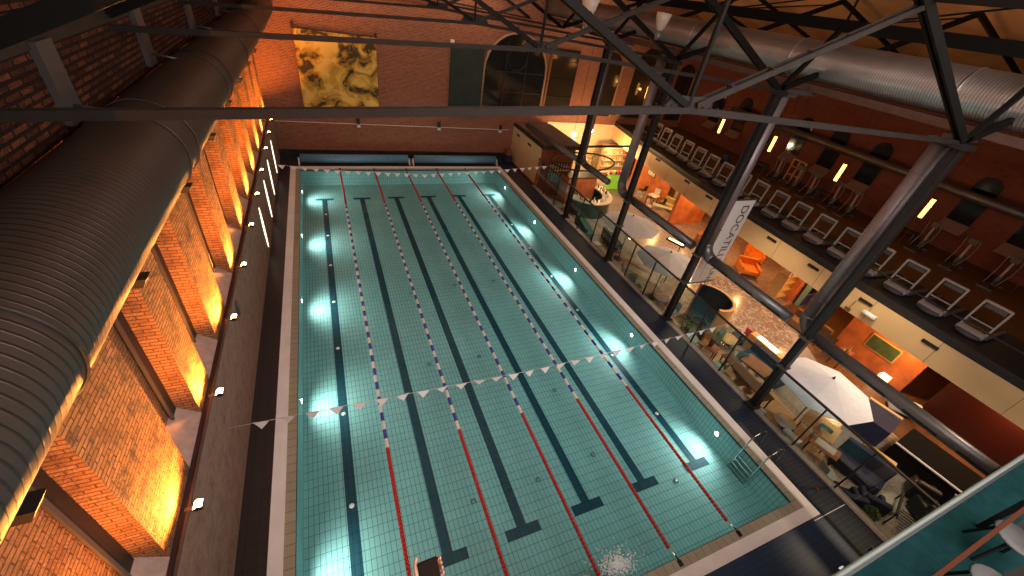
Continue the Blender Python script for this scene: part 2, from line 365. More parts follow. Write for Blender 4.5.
# left lower wall, ledge
b = MB(); b.box(-2.6, -8, -.4, -1.15, 27.3, 2.98, BRICK_LOW); struct(b, 'wall_left_lower')
b = MB(); b.box(-1.17, -8, 2.98, -1.13, 27.3, 3.02, M('ledge_trim', (.1, .07, .06), .9, spec=.1)); b.box(-1.27, -8, 2.95, -1.17, 27.3, 2.985, M('ledge_groove', (.05, .03, .025), .9, spec=.1)); struct(b, 'trim_4')
b = MB()
for (a0, a1), (c0, c1) in zip(PILLARS[:-1], PILLARS[1:]): b.prism_y([(-1.27, 2.98), (-1.27, 3.01), (-1.66, 3.34), (-1.66, 2.98)], a1, c0, SILL)
b.prism_y([(-1.27, 2.98), (-1.27, 3.01), (-1.66, 3.34), (-1.66, 2.98)], 25.3, 27.3, SILL)
struct(b, 'trim_5')
# brick piers, one structure each
for i, (a0, a1) in enumerate(PILLARS):
    b = MB(); vs = [(x, y, z) for z in (2.98, 8.5) for y in (a0, a1) for x in (-1.75, -1.27)]
    b.add(vs, [(1, 3, 7, 5)], BRICK); b.add(vs, [(0, 1, 5, 4), (2, 6, 7, 3), (4, 5, 7, 6)], BRICK_SIDE)
    struct(b, 'wall_left_pier')
b = MB(); b.box(-2.4, -8, 2.98, -1.66, 27.3, 9.9, BRICK_SIDE)
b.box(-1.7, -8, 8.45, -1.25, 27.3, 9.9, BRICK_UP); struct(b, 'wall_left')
for i, ((a0, a1), (c0, c1)) in enumerate(zip(PILLARS[:-1], PILLARS[1:])):
    b = MB(); b.box(-1.67, c0 - .26, 3.2, -1.60, c0 - .02, 7.9, BLACK); b.box(-1.62, c0 - .30, 3.2, -1.58, c0 - .24, 7.9, GREYM)
    struct(b, 'window_%d' % (i + 1))
# far wall
def arch_poly(x0, x1, z0, zs, n=14):
    cx, r = (x0 + x1) / 2, (x1 - x0) / 2
    return [(x0, z0), (x1, z0)] + [(cx + r * cos(pi * i / n), zs + r * sin(pi * i / n)) for i in range(n + 1)]
b = MB(); b.box(-2.4, 27.3, -1.2, 31.4, 27.9, 14, BRICK_FAR); struct(b, 'wall_far')
b = MB(); b.box(31, -8, -1.2, 31.6, 27.6, 14, BRICK_GYM); struct(b, 'wall_right')
b = MB(); b.box(-2.4, -8.4, -1.2, 31.4, -8, 14, BRICK_FAR); struct(b, 'wall_near')
b = MB()
b.add([(-2.4, -8.4, 9.9), (6.3, -8.4, 13.5), (6.3, 27.9, 13.5), (-2.4, 27.9, 9.9)], [(0, 1, 2, 3)], ROOF)
b.add([(6.3, -8.4, 13.5), (14.6, -8.4, 14.6), (14.6, 27.9, 14.6), (6.3, 27.9, 13.5)], [(0, 1, 2, 3)], ROOF)
b.add([(31.6, -8.4, 10.6), (14.6, -8.4, 14.6), (14.6, 27.9, 14.6), (31.6, 27.9, 10.6)], [(3, 2, 1, 0)], ROOF)
struct(b, 'ceiling')
b = MB(); b.box(17.6, 27.22, CF, 24.6, 27.3, 3.05, M('cream_plaster', (.72, .55, .36), .8, var=.08)); struct(b, 'wall_far_lower')
# black strip over the dark gap at the far wall foot
b = MB(); b.box(-1.15, 27.1, DK, 14.8, 27.3, .55, BLACK); struct(b, 'gap_strip_far')
def arch_window(name, x0, x1, z0, zs, label=None, bars=True, y=27.3, off=0):
    b = MB(); poly = arch_poly(x0, x1, z0, zs); b.prism_y(poly, y - .03, y + .02, DGLASS); o = struct(b, name)
    b = MB(); cx, r = (x0 + x1) / 2, (x1 - x0) / 2
    fm = M('window_trim', (.42, .25, .14), .6)
    pts = [(x0, y - .06, z0)] + [(x, y - .06, z) for x, z in poly[2:]][::-1] + [(x1, y - .06, z0)]
    b.tube(pts, .07, fm, 6)
    if bars:
        for t in (.33, .66): b.box(x0 + (x1 - x0) * t - .03, y - .08, z0, x0 + (x1 - x0) * t + .03, y - .03, zs + r * .75, BLACK)
        for z in (z0 + (zs - z0) * .5, zs): b.box(x0, y - .08, z - .03, x1, y - .03, z + .03, BLACK)
        b.tube([(cx + .7 * cos(2 * pi * k / 20), y - .06, zs + .8 + .7 * sin(2 * pi * k / 20)) for k in range(20)], .03, BLACK, 5, closed=True)
    b.build('window_frame', parent=o)
    return o
arch_window('window_30', 12.0, 16.7, 3.65, 6.2)
DG2 = M('reflecting_glass', (.03, .022, .015), .1)
b = MB(); b.box(17.0, 27.24, 3.7, 19.2, 27.32, 8.0, DG2); o = struct(b, 'window_31')
b = MB(); b.box(16.9, 27.2, 3.6, 17.02, 27.3, 8.1, WOODT); [b.box(17.02, 27.2, z, 19.2, 27.24, z + .05, BLACK) for z in (4.8, 6, 7.2)]; b.build('window_frame', parent=o)
for k, (x0, x1) in enumerate(((21.1, 23.1), (24.4, 27.9), (28.9, 30.6))):
    b = MB(); b.prism_y(arch_poly(x0, x1, 3.7, 7.2), 27.24, 27.32, DG2); o = struct(b, 'window_%d' % (32 + k))
    b = MB(); b.box(x1, 27.18, 3.6, x1 + .14, 27.3, 7.4, M('window_jamb', (.4, .24, .13), .6)); b.build('window_frame', parent=o)
# gallery windows on the right wall
for k, yc in enumerate((-3.4, -.9, 1.6, 4.1, 6.6, 9.1, 11.6, 14.1, 16.5, 19.0, 21.5, 23.95)):
    b = MB(); r = .5; poly = [(yc - r, 4.6), (yc + r, 4.6)] + [(yc + r * cos(pi * i / 10), 6.45 + r * sin(pi * i / 10)) for i in range(11)]
    b.prism_x(poly, 30.93, 31.02, DGLASS); o = struct(b, 'window_%d' % (40 + k))
    b = MB(); b.prism_y([(31.0, 4.6), (30.55, 4.1), (31.0, 4.1)], yc - r - .05, yc + r + .05, M('window_sill_stone', (.22, .14, .11), .8)); b.build('window_sill', parent=o)
# gallery slab with cream fascia
EDGE = [(20.9, -8), (20.95, 1.75), (21.1, 5.2), (21.5, 11.4), (21.8, 15), (22.85, 21.7), (23.95, 27.3)]
def offs(d): return [(x + d, y) for x, y in EDGE]
b = MB(); b.prism(offs(.06) + [(31, 27.3), (31, -8)], 2.0, 3.0, ROOF); struct(b, 'ceiling_lounge')
b = MB(); b.prism(offs(.0) + offs(.06)[::-1], 1.98, 3.0, CREAMP)
for y in [-3 + 2.35 * k for k in range(13)]:
    x = next(EDGE[k][0] + (EDGE[k + 1][0] - EDGE[k][0]) * (y - EDGE[k][1]) / (EDGE[k + 1][1] - EDGE[k][1]) for k in range(len(EDGE) - 1) if EDGE[k][1] <= y <= EDGE[k + 1][1])
    b.box(x - .004, y - .006, 1.98, x + .02, y + .006, 3.0, DARKM)
struct(b, 'trim_6')
b = MB(); b.prism(offs(.0) + offs(3.6)[::-1], 3.0, 3.12, RUBBER); b.prism(offs(3.6) + [(31, 27.3), (31, -8)], 3.0, 3.12, GYMW); struct(b, 'floor_gallery')
b = MB(); b.prism(offs(.02) + offs(.16)[::-1], 3.0, 3.3, BLACK); b.prism(offs(.05) + offs(.10)[::-1], 3.95, 4.0, DARKM); struct(b, 'trim_7')
# lounge floors
b = MB(); b.box(14.75, -8, CF - .2, 31, 27.3, CF, MARBLEG); struct(b, 'floor_lounge')
b = MB(); b.prism([(19.5 + 3.25 * cos(2 * pi * k / 40), 8.5 + 3.4 * sin(2 * pi * k / 40)) for k in range(40)], CF, CF + .012, MARBLE); struct(b, 'floor_round_inlay')
b = MB(); b.prism([(14.75, -.9), (15.9, -.9), (16.3, .3), (17.0, 1.9), (17.3, 4), (17.0, 6.2), (16.2, 7.4), (15.9, 10), (16.2, 14), (16.2, 20), (14.75, 20)], CF, CF + .02, WOODL); struct(b, 'floor_wood_strip')
b = MB(); b.prism([(20.3, -8), (20.6, 1.75), (20.9, 3.8), (23.3, 7.9), (31, 7.9), (31, -8)], CF, CF + .015, WOODB); struct(b, 'floor_back_wood')
# ================================================================ ROOF STEEL AND DUCTS
TY = [2.96, 7.76, 12.56, 17.36, 22.16, 26.6]
def make_truss():
    t = thing('roof_truss', '', 'truss', (0, 0, 0))
    b = MB()
    for q in (-.03, .03): b.bar((-1.25, q, 9.29), (6.3, q, 9.73), .025, .085, TRUSSM); b.bar((6.3, q, 9.73), (14.6, q, 9.47), .025, .085, TRUSSM)
    for k in range(9): b.lathe([(.014, 0), (.014, .015)], (5.7 + k * .14, -.03, 9.77), TRUSSM, 6)
    b.build('tie_beam', t)
    for s in (1, -1):
        b = MB(); x0 = 14.5 if s > 0 else -1.2
        for q in (-.05, .05): b.bar((x0, q, 9.5), (6.3, q, 13.15), .05, .15, TRUSSD)
        b.build('rafter', t)
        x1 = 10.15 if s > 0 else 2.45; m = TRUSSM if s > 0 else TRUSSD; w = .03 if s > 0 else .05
        b = MB()
        for q in (-.05, .05): b.bar((6.3 + .1 * s, q, 9.8), (x1, q, 11.42), w, .08, m)
        for k in range(1, 6): f = k / 6; b.box(6.3 + (x1 - 6.3) * f - .04, -.05, 9.8 + 1.62 * f - .02, 6.3 + (x1 - 6.3) * f + .04, .05, 9.8 + 1.62 * f + .02, m)
        b.build('strut', t)
    b = MB(); b.bar((6.28, 0, 9.75), (6.28, 0, 13.1), .05, .05, TRUSSD); b.build('king_post', t)
    b = MB(); b.prism_y([(5.85, 9.72), (6.75, 9.72), (6.65, 9.9), (5.95, 9.9)], -.02, .02, TRUSSM); b.build('gusset_plate', t)
    b = MB(); b.bar((5.75, 0, 9.7), (6.85, 0, 9.7), .09, .02, TRUSSM); b.build('splice_plate', t)
    return t
tr = make_truss()
TL = ['dark steel roof truss nearest the camera, its tie beam crossing the whole view', 'second steel roof truss from the camera, just behind the nearest one', 'third steel roof truss from the camera, above the middle of the pool',
      'fourth steel roof truss, two before the poster wall', 'fifth steel roof truss, last one standing free of the poster wall', 'farthest steel roof truss, close against the poster wall']
for i, y in enumerate(TY):
    if i == 0: tr['label'] = TL[0]; tr.location.y = y; tr['group'] = 'roof trusses over the pool'
    else: dup(tr, TL[i], (0, y, 0))
def longbeam(name, x, z, w, h, m, label, cat='beam'):
    b = MB(); b.bar((x, -7.9, z), (x, 27.25, z), w, h, m); return tag(b.build(name), label, cat)
longbeam('roof_beam', 16, 11.3, .16, .3, TRUSSD, 'heavy black roof beam running lengthwise above the bright right-hand duct')
longbeam('wall_plate', 16.3, 9.62, .5, .2, M('brown_timber', (.1, .045, .028), .8, var=.25), 'brown timber plate lying under the bright right-hand duct')
for x, l in ((2.5, 'thin lengthwise purlin over the left half of the pool'), (10.2, 'thin lengthwise purlin over the right half of the pool'), (6.3, 'lengthwise ridge purlin over the middle of the pool')):
    longbeam('purlin', x, 11.42 + (1.7 if x == 6.3 else .12), .1, .14, TRUSSD, l)
longbeam('timber_plate', -1.45, 9.55, .45, .35, M('dark_timber', (.03, .014, .008), .8, var=.3), 'dark timber plate on top of the left brick wall')
longbeam('steel_rail', 1.0, 10.9, .06, .06, TRUSSD, 'thin steel rail under the roof at the left side')
# gallery roof bracing (seen against the orange ceiling)
for i, y in enumerate(TY[:5]):
    b = MB(); b.bar((14.6, 0, 9.5), (22.5, 0, 12.4), .1, .16, TRUSSD); b.bar((22.5, 0, 12.4), (31, 0, 10.4), .1, .16, TRUSSD)
    b.tube([(16, 0, 11.3), (22.5, 0, 12.3)], .025, TRUSSD, 5); b.bar((16, 0, 11.3), (19.5, 2.3, 12.4), .07, .07, TRUSSD); b.bar((16, 0, 11.3), (19.5, -2.3, 12.4), .05, .05, TRUSSD)
    b.bar((14.6, 0, 9.5), (16, 0, 11.3), .1, .12, TRUSSD)
    o = b.build('gallery_roof_frame', loc=(0, y, 0)); tag(o, 'black steel bracing frame under the orange gallery roof, %s from the camera' % ORD[i], 'roof frame', 'gallery roof frames')
# left big duct
t = thing('ventilation_duct', 'huge dull round ventilation duct hanging along the left brick wall', 'duct', (-.70, 0, 8.15))
b = MB(); b.tube([(0, y, 0) for y in (-7.9, 0, 8, 16, 24, 27.28)], .564, DUCT, 40); b.build('duct_shell', t)
for y in (1.4, 5.3, 5.9, 9.4, 10.0, 13.5, 17.6, 21.8):
    b = MB(); b.tube([(.575 * cos(2 * pi * k / 40), y, .575 * sin(2 * pi * k / 40)) for k in range(40)], .014, DUCT, 6, closed=True); b.build('joint_ring', t)
for i, y in enumerate((-2.2, 1.4, 4.85, 8.15, 11.4, 14.7, 18.0, 21.3, 24.6)):
    b = MB(); b.prism_y([(-1.27, 6.36), (-1.08, 6.36), (-1.0, 6.5), (-1.27, 6.5)], -.11, .11, BLACK); b.bar((-1.2, 0, 6.45), (-1.0, 0, 7.72), .05, .05, BLACK)
    tag(b.build('duct_bracket', loc=(0, y, 0)), 'black bracket under the left duct, %s from the camera' % ORD[i], 'bracket', 'brackets under the left duct')
for i, y in enumerate((5.4, 9.0, 13.2, 17.4)):   # grey hangers on the upper wall
    b = MB(); b.box(-1.26, -.2, 8.55, -1.17, .2, 9.45, GREYM); b.tube([(-1.2, 0, 8.75), (-.75, 0, 8.69)], .02, GREYM, 6)
    tag(b.build('duct_hanger', loc=(0, y, 0)), 'grey steel hanger plate above the left duct, %s from the camera' % ORD[i], 'bracket', 'hangers above the left duct')
# right bright duct
t = thing('ventilation_duct', 'bright ribbed round ventilation duct high up on the right side', 'duct', (16.4, 0, 10.33))
b = MB(); b.tube([(0, y, 0) for y in (-7.9, 0, 8, 16, 24, 27.28)], .55, DUCT2, 40); b.build('duct_shell', t)
for y in (4.2, 8.9, 13.6, 18.4, 23):
    b = MB(); b.tube([(.56 * cos(2 * pi * k / 40), y, .56 * sin(2 * pi * k / 40)) for k in range(40)], .016, DUCT2, 6, closed=True); b.build('joint_ring', t)
# vertical pipes that bend into slotted ducts
def air_pipe(y0, y1, label, r=.205):
    t = thing('air_pipe', label, 'pipe', (15, y0, 3.4), group='air pipes beside the pool')
    b = MB(); b.tube([(0, 0, 5.95), (0, 0, 3), (0, 0, .55)], r, DUCTV, 20); b.build('riser', t)
    b = MB(); d = -1; b.tube([(0, d * (.5 - .5 * cos(a)), .55 - .5 * sin(a)) if True else 0 for a in [pi / 2 * k / 8 for k in range(9)]], r * 1.03, DUCTH, 20); b.build('elbow', t)
    L = y1 - y0
    b = MB(); b.tube([(0, -.5, .05), (0, L / 2, .05), (0, L, .05)], r * .92, DUCTH, 20); b.build('slotted_duct', t)
    n = max(2, int(abs(L) / 1.15)); rr = r * .92
    for k in range(n):
        yc = -.5 + (L + .5) * (k + .5) / n; b = MB()
        vs = [((rr + .006) * cos(a), yc + s * .4, .05 + (rr + .006) * sin(a)) for s in (-1, 1) for a in [pi + .05 + .55 * q / 4 for q in range(5)]]
        b.add(vs, [(q, q + 1, q + 6, q + 5) for q in range(4)], BLACK); b.build('air_slot', t)
    b = MB(); b.box(-r - .08, -r - .05, 5.93, r + .08, r + .05, 6.02, GREYM); b.box(0, -.12, 6.0, 1.3, .12, 6.12, GREYM); b.build('head_box', t)
    for z in (1.2, 3.6, 5.2):
        b = MB(); b.tube([((r + .01) * cos(2 * pi * k / 20), (r + .01) * sin(2 * pi * k / 20), z) for k in range(20)], .012, DUCTV, 5, closed=True); b.build('pipe_joint', t)
air_pipe(3.42, -4.5, 'thick grey air pipe nearest the camera, bending over the white parasol')
air_pipe(7.85, 3.85, 'second grey air pipe, coming down beside the white banner')
air_pipe(13.8, 8.45, 'third grey air pipe, ending above the grey parasols')
air_pipe(17.72, 14.85, 'farthest grey air pipe, coming down above the bar', .18)
b = MB(); b.tube([(15, 17.9, 3.45), (15, 25.4, 3.25)], .17, DUCTH, 16); tag(b.build('air_duct'), 'dull round air duct crossing over the flat roofed kiosk', 'duct')
# steel columns
for i, y in enumerate(TY[:4]):
    b = MB(); b.box(-.11, -.12, 0, .11, -.09, 9.3, BLACK); b.box(-.11, .09, 0, .11, .12, 9.3, BLACK); b.box(-.02, -.09, 0, .02, .09, 9.3, BLACK)
    t = thing('steel_column', 'black steel column on the pool edge kerb, %s from the camera' % ORD[i], 'column', (14.6, y, DK + .05), group='steel columns')
    b.build('shaft', t)
    b = MB(); b.box(-.2, -.2, 0, .2, .2, .05, BLACK); b.build('base_plate', t)
    b = MB(); b.box(-.17, -.15, 2.0, .17, .15, 2.06, GREYM); b.box(-.17, -.15, 3.3, .17, .15, 3.36, GREYM); b.build('clamp_band', t)
    b = MB(); b.box(-.2, -.2, 9.2, .2, .2, 9.32, BLACK); b.build('head_plate', t)
# uplights on the trusses
for x, y, l in ((10.5, 9.1, 'white bell shaped uplight above the second roof truss'), (7.7, 8.4, 'bright bell shaped lamp at the top edge near the middle')):
    t = thing('bell_lamp', l, 'lamp', (x, y, 10.3)); b = MB(); b.lathe([(.05, .1), (.1, .16), (.17, .34), (.21, .52), (.2, .52), (.14, .34), (.06, .18)], (0, 0, 0), M('lamp_shade_metal', (.36, .3, .26), .5), 20); b.build('lamp_shade', t)
    b = MB(); b.lathe([(.07, -.12), (.09, 0), (.05, .1)], (0, 0, 0), GREYM, 12); b.build('lamp_base', t)
    b = MB(); b.lathe([(.05, .2), (.07, .26), (.03, .32)], (0, 0, 0), WHITE, 10); b.build('bulb', t)
    b = MB(); b.box(-.03, -1.35, -.16, .03, .1, -.1, TRUSSD); b.build('arm', t)
# ================================================================ LEFT WALL FITTINGS
def make_flood():
    t = thing('floodlight', '', 'lamp', (-1.0, 0, 3.03), group='orange floodlights along the piers')
    b = MB(); b.prism_y([(-.05, .0), (.07, .0), (.085, .07), (-.01, .095), (-.06, .035)], -.08, .08, DARKM); b.build('housing', t)
    b = MB(); b.add([(-.064, -.07, .04), (-.064, .07, .04), (-.012, .07, .099), (-.012, -.07, .099)], [(0, 1, 2, 3)], LAMPG); b.add([(-.01, -.07, .101), (-.01, .07, .101), (.07, .07, .081), (.07, -.07, .081)], [(0, 1, 2, 3)], LAMPG); b.build('lamp_glass', t, label='glowing glass')
    b = MB(); b.box(-.2, -.03, -.02, -.02, .03, .0, GREYM); b.build('bracket', t)
    return t
fl = make_flood()
for i, y in enumerate(LAMP_Y):
    k = i - 2
    l = ('glowing orange floodlight at a brick pier, %s from the bottom of the view' % ORD[k]) if k >= 0 else 'orange floodlight at the camera end of the left wall, out of view'
    if i == 0: fl['label'] = l; fl.location.y = y
    else: dup(fl, l, (-1.0, y, 3.03))
LY = [15.66, 18.4, 20.9, 23.8]
for i, y in enumerate(LY):
    b = MB(); n = 12; pts = []
    for k in range(n + 1): a = k / n; pts.append((.12 * sin(pi * a) ** .8, .4 + 1.85 * a))
    poly = pts + [(-p, z) for p, z in pts[::-1][1:-1]]
    b.prism_x(poly, -1.15, -1.12, LENSL)
    tag(b.build('wall_light', loc=(0, y, 0)), 'tall glowing lens shaped slot light in the low left wall, %s from the camera' % ORD[i], 'wall light', 'lens shaped wall lights')
b = MB(); b.lathe([(.02, 0), (.09, .05), (.1, .25), (.09, .45), (.02, .5)], (0, 0, 0), GREYM, 12, .4, 1)
tag(b.build('wall_grille', loc=(-1.12, 8.9, 2.3)), 'small dull oval vent on the low left wall', 'vent')
# ================================================================ FAR WALL FITTINGS
b = MB(); b.box(-1.1, 27.24, 2.28, 14.4, 27.27, 2.31, WHITE); tag(b.build('cable_conduit'), 'thin pale conduit running along the far brick wall', 'pipe')
for x, l in ((3.72, 'small black and white speaker on the far wall under the poster'), (9.05, 'small black and white speaker on the far wall right of the poster'), (13.7, 'small black speaker on the far wall near the kiosk')):
    t = thing('wall_speaker', l, 'speaker', (x, 27.15, 2.2)); b = MB(); b.box(-.09, -.1, .12, .09, .12, .45, BLACK); b.build('case', t, bevel=.015); b = MB(); b.box(-.1, -.06, -.08, .1, .1, .1, WHITE); b.build('mount', t)
def poster_mat():
    m, n, l, b = new_mat('poster_print'); uv = coords(n)
    d = noise(n, l, .9, 2, uv); mx = n.new('ShaderNodeVectorMath'); mx.operation = 'MULTIPLY_ADD'; l.new(d, mx.inputs[0]); mx.inputs[1].default_value = (1.6, 1.6, 1.6); l.new(uv, mx.inputs[2])
    f = n.new('ShaderNodeTexNoise'); f.inputs['Scale'].default_value = .6; f.inputs['Detail'].default_value = 4; f.inputs['Distortion'].default_value = 1.9; l.new(mx.outputs[0], f.inputs['Vector'])
    r = n.new('ShaderNodeValToRGB'); l.new(f.outputs[0], r.inputs[0]); el = r.color_ramp.elements
    el[0].position = .4; el[0].color = (.05, .03, .004, 1); el[1].position = .62; el[1].color = (.85, .55, .12, 1)
    e = el.new(.44); e.color = (.3, .17, .015, 1); e = el.new(.52); e.color = (.62, .36, .04, 1)
    l.new(r.outputs[0], b.inputs['Base Color']); b.inputs['Roughness'].default_value = .7
    return m
t = thing('wall_poster', 'large yellow and black photo poster hanging on the far brick wall', 'poster', (2.85, 27.2, 3.1))
b = MB(); b.box(-2.2, -.03, 0, 2.2, .0, 4.25, poster_mat())
b.build('print', t)
for x in (-2.2, 2.2):
    b = MB(); b.box(x - .06, -.05, 4.2, x + .06, .08, 4.45, BLACK); b.build('bracket', t)
b = MB(); b.box(-2.25, -.06, 4.22, 2.25, -.02, 4.27, BLACK); b.build('top_rail', t)
t = thing('hanging_banner', 'tall dark teal banner hanging beside the arched window', 'banner', (10.78, 27.2, 3.2))
tm = M('dark_teal_cloth', (.02, .03, .027), .8, var=.3, vs=1); b = MB(); b.box(-1.15, -.04, 0, 1.15, 0, 4.15, tm)
b.build('cloth', t); b = MB(); b.box(-1.2, -.06, 4.15, 1.2, .04, 4.22, BLACK); b.build('top_rail', t)
b = MB(); b.lathe([(.12, 0), (.14, .3), (.12, .32)], (-1.1, -.1, 4.2), WHITE, 12); b.build('pulley', t)
# blue pool cover rollers
for x0, x1, l in ((-.05, 6.75, 'left blue pool cover rolled up at the far end of the pool'), (7.0, 13.2, 'right blue pool cover rolled up at the far end of the pool')):
    t = thing('pool_cover_roller', l, 'pool cover', (x0, 26.0, DK)); L = x1 - x0
    b = MB(); b.tube([(.1, 0, .36), (L / 2, 0, .36), (L - .1, 0, .36)], .27, COVER, 24); b.build('rolled_cover', t)
    b = MB(); b.tube([(0, 0, .36), (.1, 0, .36)], .06, CHROME, 10); b.tube([(L - .1, 0, .36), (L, 0, .36)], .06, CHROME, 10); b.build('axle', t)
    for x in (0, L):
        b = MB(); b.box(x - .04, -.3, 0, x + .04, .3, .08, WHITE); b.bar((x, -.25, .05), (x, 0, .4), .07, .06, WHITE); b.bar((x, .25, .05), (x, 0, .4), .07, .06, WHITE); b.build('end_frame', t)
# ================================================================ POOL FITTINGS
def make_rope():
    t = thing('lane_rope', '', 'lane rope', (0, 0, 0), group='lane ropes across the pool')
    def beads(y0, y1, mats, name, lab=None):
        b = MB(); n = int(round((y1 - y0) / .1)); prof = []
        for i in range(n):
            y = y0 + i * .1; m = mats(i, y); pr = [(.022, 0), (.05, .012), (.055, .05), (.05, .083), (.022, .095)]; seg = 8; vs = []; fs = []
            for r, d in pr: vs += [(r * cos(2 * pi * k / seg), y + d, .015 + r * sin(2 * pi * k / seg)) for k in range(seg)]
            for a in range(4):
                for k in range(seg): fs.append((a * seg + k, a * seg + (k + 1) % seg, (a + 1) * seg + (k + 1) % seg, (a + 1) * seg + k))
            b.add(vs, fs, m, True)
        o = b.build(name, t)
        if lab: o['label'] = lab
    beads(.25, 5.05, lambda i, y: REDF, 'red_floats', 'solid red floats at the camera end')
    beads(20.2, 24.8, lambda i, y: REDF, 'red_floats', 'solid red floats at the far end')
    beads(5.05, 20.2, lambda i, y: BLACKF if abs(y - 10.95) < .09 else (WHITEF if int(i / 3) % 2 == 0 else BLUEF), 'striped_floats', 'blue and white striped floats')
    b = MB(); b.tube([(0, -.1, .12), (0, .3, .02), (0, 12, .015), (0, 24.6, .02), (0, 25.1, .12)], .012, CHROME, 6); b.build('cable', t)
    for y in (-.12, 25.12):
        b = MB(); b.box(-.05, y - .07, .09, .05, y + .07, .13, DARKM); b.tube([(0, y, .12), (0, y * .0 + (0.05 if y < 0 else 24.95), .1)], .02, DARKM, 6); b.build('anchor_hook', t)
    return t
rp = make_rope(); RL = ['leftmost lane rope, along the left wall side of the pool', 'second lane rope from the left', 'middle lane rope of the five', 'second lane rope from the right', 'rightmost lane rope, nearest the steel ladder']
for i in range(5):
    if i == 0: rp['label'] = RL[0]; rp.location.x = 2.25
    else: dup(rp, RL[i], (2.25 + 2.07 * i, 0, 0))
def bunting(name, y, pts, n, label, sz):
    t = thing(name, label, 'bunting', (0, y, 0))
    P = [Vector(p) for p in pts]; seg = [(P[i + 1] - P[i]).length for i in range(len(P) - 1)]; T = sum(seg)
    def at(d):
        for i, s in enumerate(seg):
            if d <= s or i == len(seg) - 1: return P[i].lerp(P[i + 1], d / s)
            d -= s
    b = MB(); b.tube([at(T * k / 24) for k in range(25)], .008, CORD, 5); b.build('cord', t)
    b = MB(); w = sz; b.prism_y([(-w / 2, 0), (w / 2, 0), (0, -w * .6)], -.004, .004, FLAGM); f0 = b.build('flag', t)
    for k in range(n):
        p = at(.7 + (T - 1.4) * k / (n - 1)); f = f0 if k == 0 else f0.copy()
        if k: COL.objects.link(f); f.parent = t
        f.location = p; f.rotation_euler = (random.uniform(-.5, .1), 0, random.uniform(-.25, .25))
bunting('flag_bunting', 5.3, [(-1.15, 0, 2.0), (2, 0, 1.9), (6.5, 0, 1.72), (11, 0, 1.82), (14.6, 0, 1.95)], 28, 'string of small white triangular flags across the near part of the pool', .33)
bunting('flag_bunting', 19.9, [(-1.15, 0, 2.45), (2, 0, 2.1), (6.5, 0, 1.85), (11, 0, 2.1), (14.6, 0, 2.4)], 30, 'string of small white triangular flags across the far end of the pool', .33)
for y in POOL_Y:
    for x, s, w in ((0.0, 1, 'left'), (PW, -1, 'right')):
        t = thing('underwater_lamp', 'round white underwater lamp in the %s pool wall, %s from the camera' % (w, ORD[POOL_Y.index(y)]), 'lamp', (x + s * .02, y, -.35), group='underwater lamps')
        b = MB(); b.tube([(0, 0, 0), (s * .02, 0, 0)], .1, CHROME, 16); b.build('rim', t); b = MB(); b.tube([(s * .021, 0, 0), (s * .03, 0, 0)], .075, LAMPW, 16); b.build('lamp_glass', t)
# round floor jets
JET = M('jet_steel', (.25, .4, .38), .4, .3); k = 0
for x, y in ((4.3, 3.3), (6.35, 3.3), (8.45, 3.5), (10.6, 1.9), (6.2, 8.5), (4.25, 8.6), (8.4, 6.2), (4.4, 13), (6.5, 13.2), (8.5, 13.2)):
    b = MB(); b.tube([(.07 * cos(2 * pi * a / 16), .07 * sin(2 * pi * a / 16), 0) for a in range(16)], .012, M('jet_ring', (.03, .12, .13), .4) if k == 0 else bpy.data.materials['jet_ring'], 5, closed=True); b.lathe([(.055, -.005), (.05, .004)], (0, 0, 0), JET, 14)
    tag(b.build('floor_inlet', loc=(x, y, PD + .015)), 'round pool floor inlet, %d metres from the left, %d from the near end' % (round(x), round(y)), 'inlet', 'pool floor inlets'); k += 1
k = 0
for x in (1.17, 11.68):
    for y in (4.2, 7.2, 10.2, 13.0, 15.8, 18.6, 21):
        b = MB(); b.lathe([(.07, 0), (.06, .02), (.02, .03)], (0, 0, 0), WHITE, 12)
        tag(b.build('floor_stud', loc=(x, y, PD + .01)), 'small white stud on the %s lane line, %s from the camera' % ('leftmost' if x < 5 else 'rightmost', ORD[(k) % 7]), 'stud', 'studs on the lane lines'); k += 1
# ladder
t = thing('pool_ladder', 'steel pool ladder with two curved handrails at the right edge of the pool', 'ladder', (PW, 1.42, 0))
for s in (-.32, .32):
    b = MB(); pts = [(-.07, s, -.85), (-.07, s, -.2), (-.07, s, .5)] + [(-.07 + .38 - .38 * cos(a), s, .5 + .38 * sin(a)) for a in [pi * q / 10 for q in range(1, 8)]] + [(.72, s, .35), (.74, s, DK + .02)]
    b.tube(pts, .021, CHROME, 10); b.build('handrail', t)
for z in (-.8, -.6, -.4, -.2):
    b = MB(); b.box(-.11, -.31, z, -.03, .31, z + .03, CHROME); b.build('step', t)
b = MB(); b.lathe([(.04, 0), (.03, .05)], (0, 0, 0), REDF, 8); tag(b.build('rubber_stopper', loc=(13.99, -.0, DK)), 'tiny red object lying on the blue deck tiles near the balustrade', 'object')
b = MB(); rg = random.Random(3); fo = M('white_blob', (.9, .97, 1), .6)  # small flat white blobs scattered on the water near the edge
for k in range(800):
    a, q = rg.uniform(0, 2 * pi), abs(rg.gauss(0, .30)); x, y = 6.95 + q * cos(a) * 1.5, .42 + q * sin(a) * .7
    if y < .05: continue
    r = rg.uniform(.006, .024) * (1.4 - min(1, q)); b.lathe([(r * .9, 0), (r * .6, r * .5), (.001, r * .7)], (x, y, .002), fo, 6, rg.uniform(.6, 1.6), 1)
f = tag(b.build('blobs'), 'patch of small white blobs on the water at the near edge of the pool', 'blobs'); f['kind'] = 'stuff'
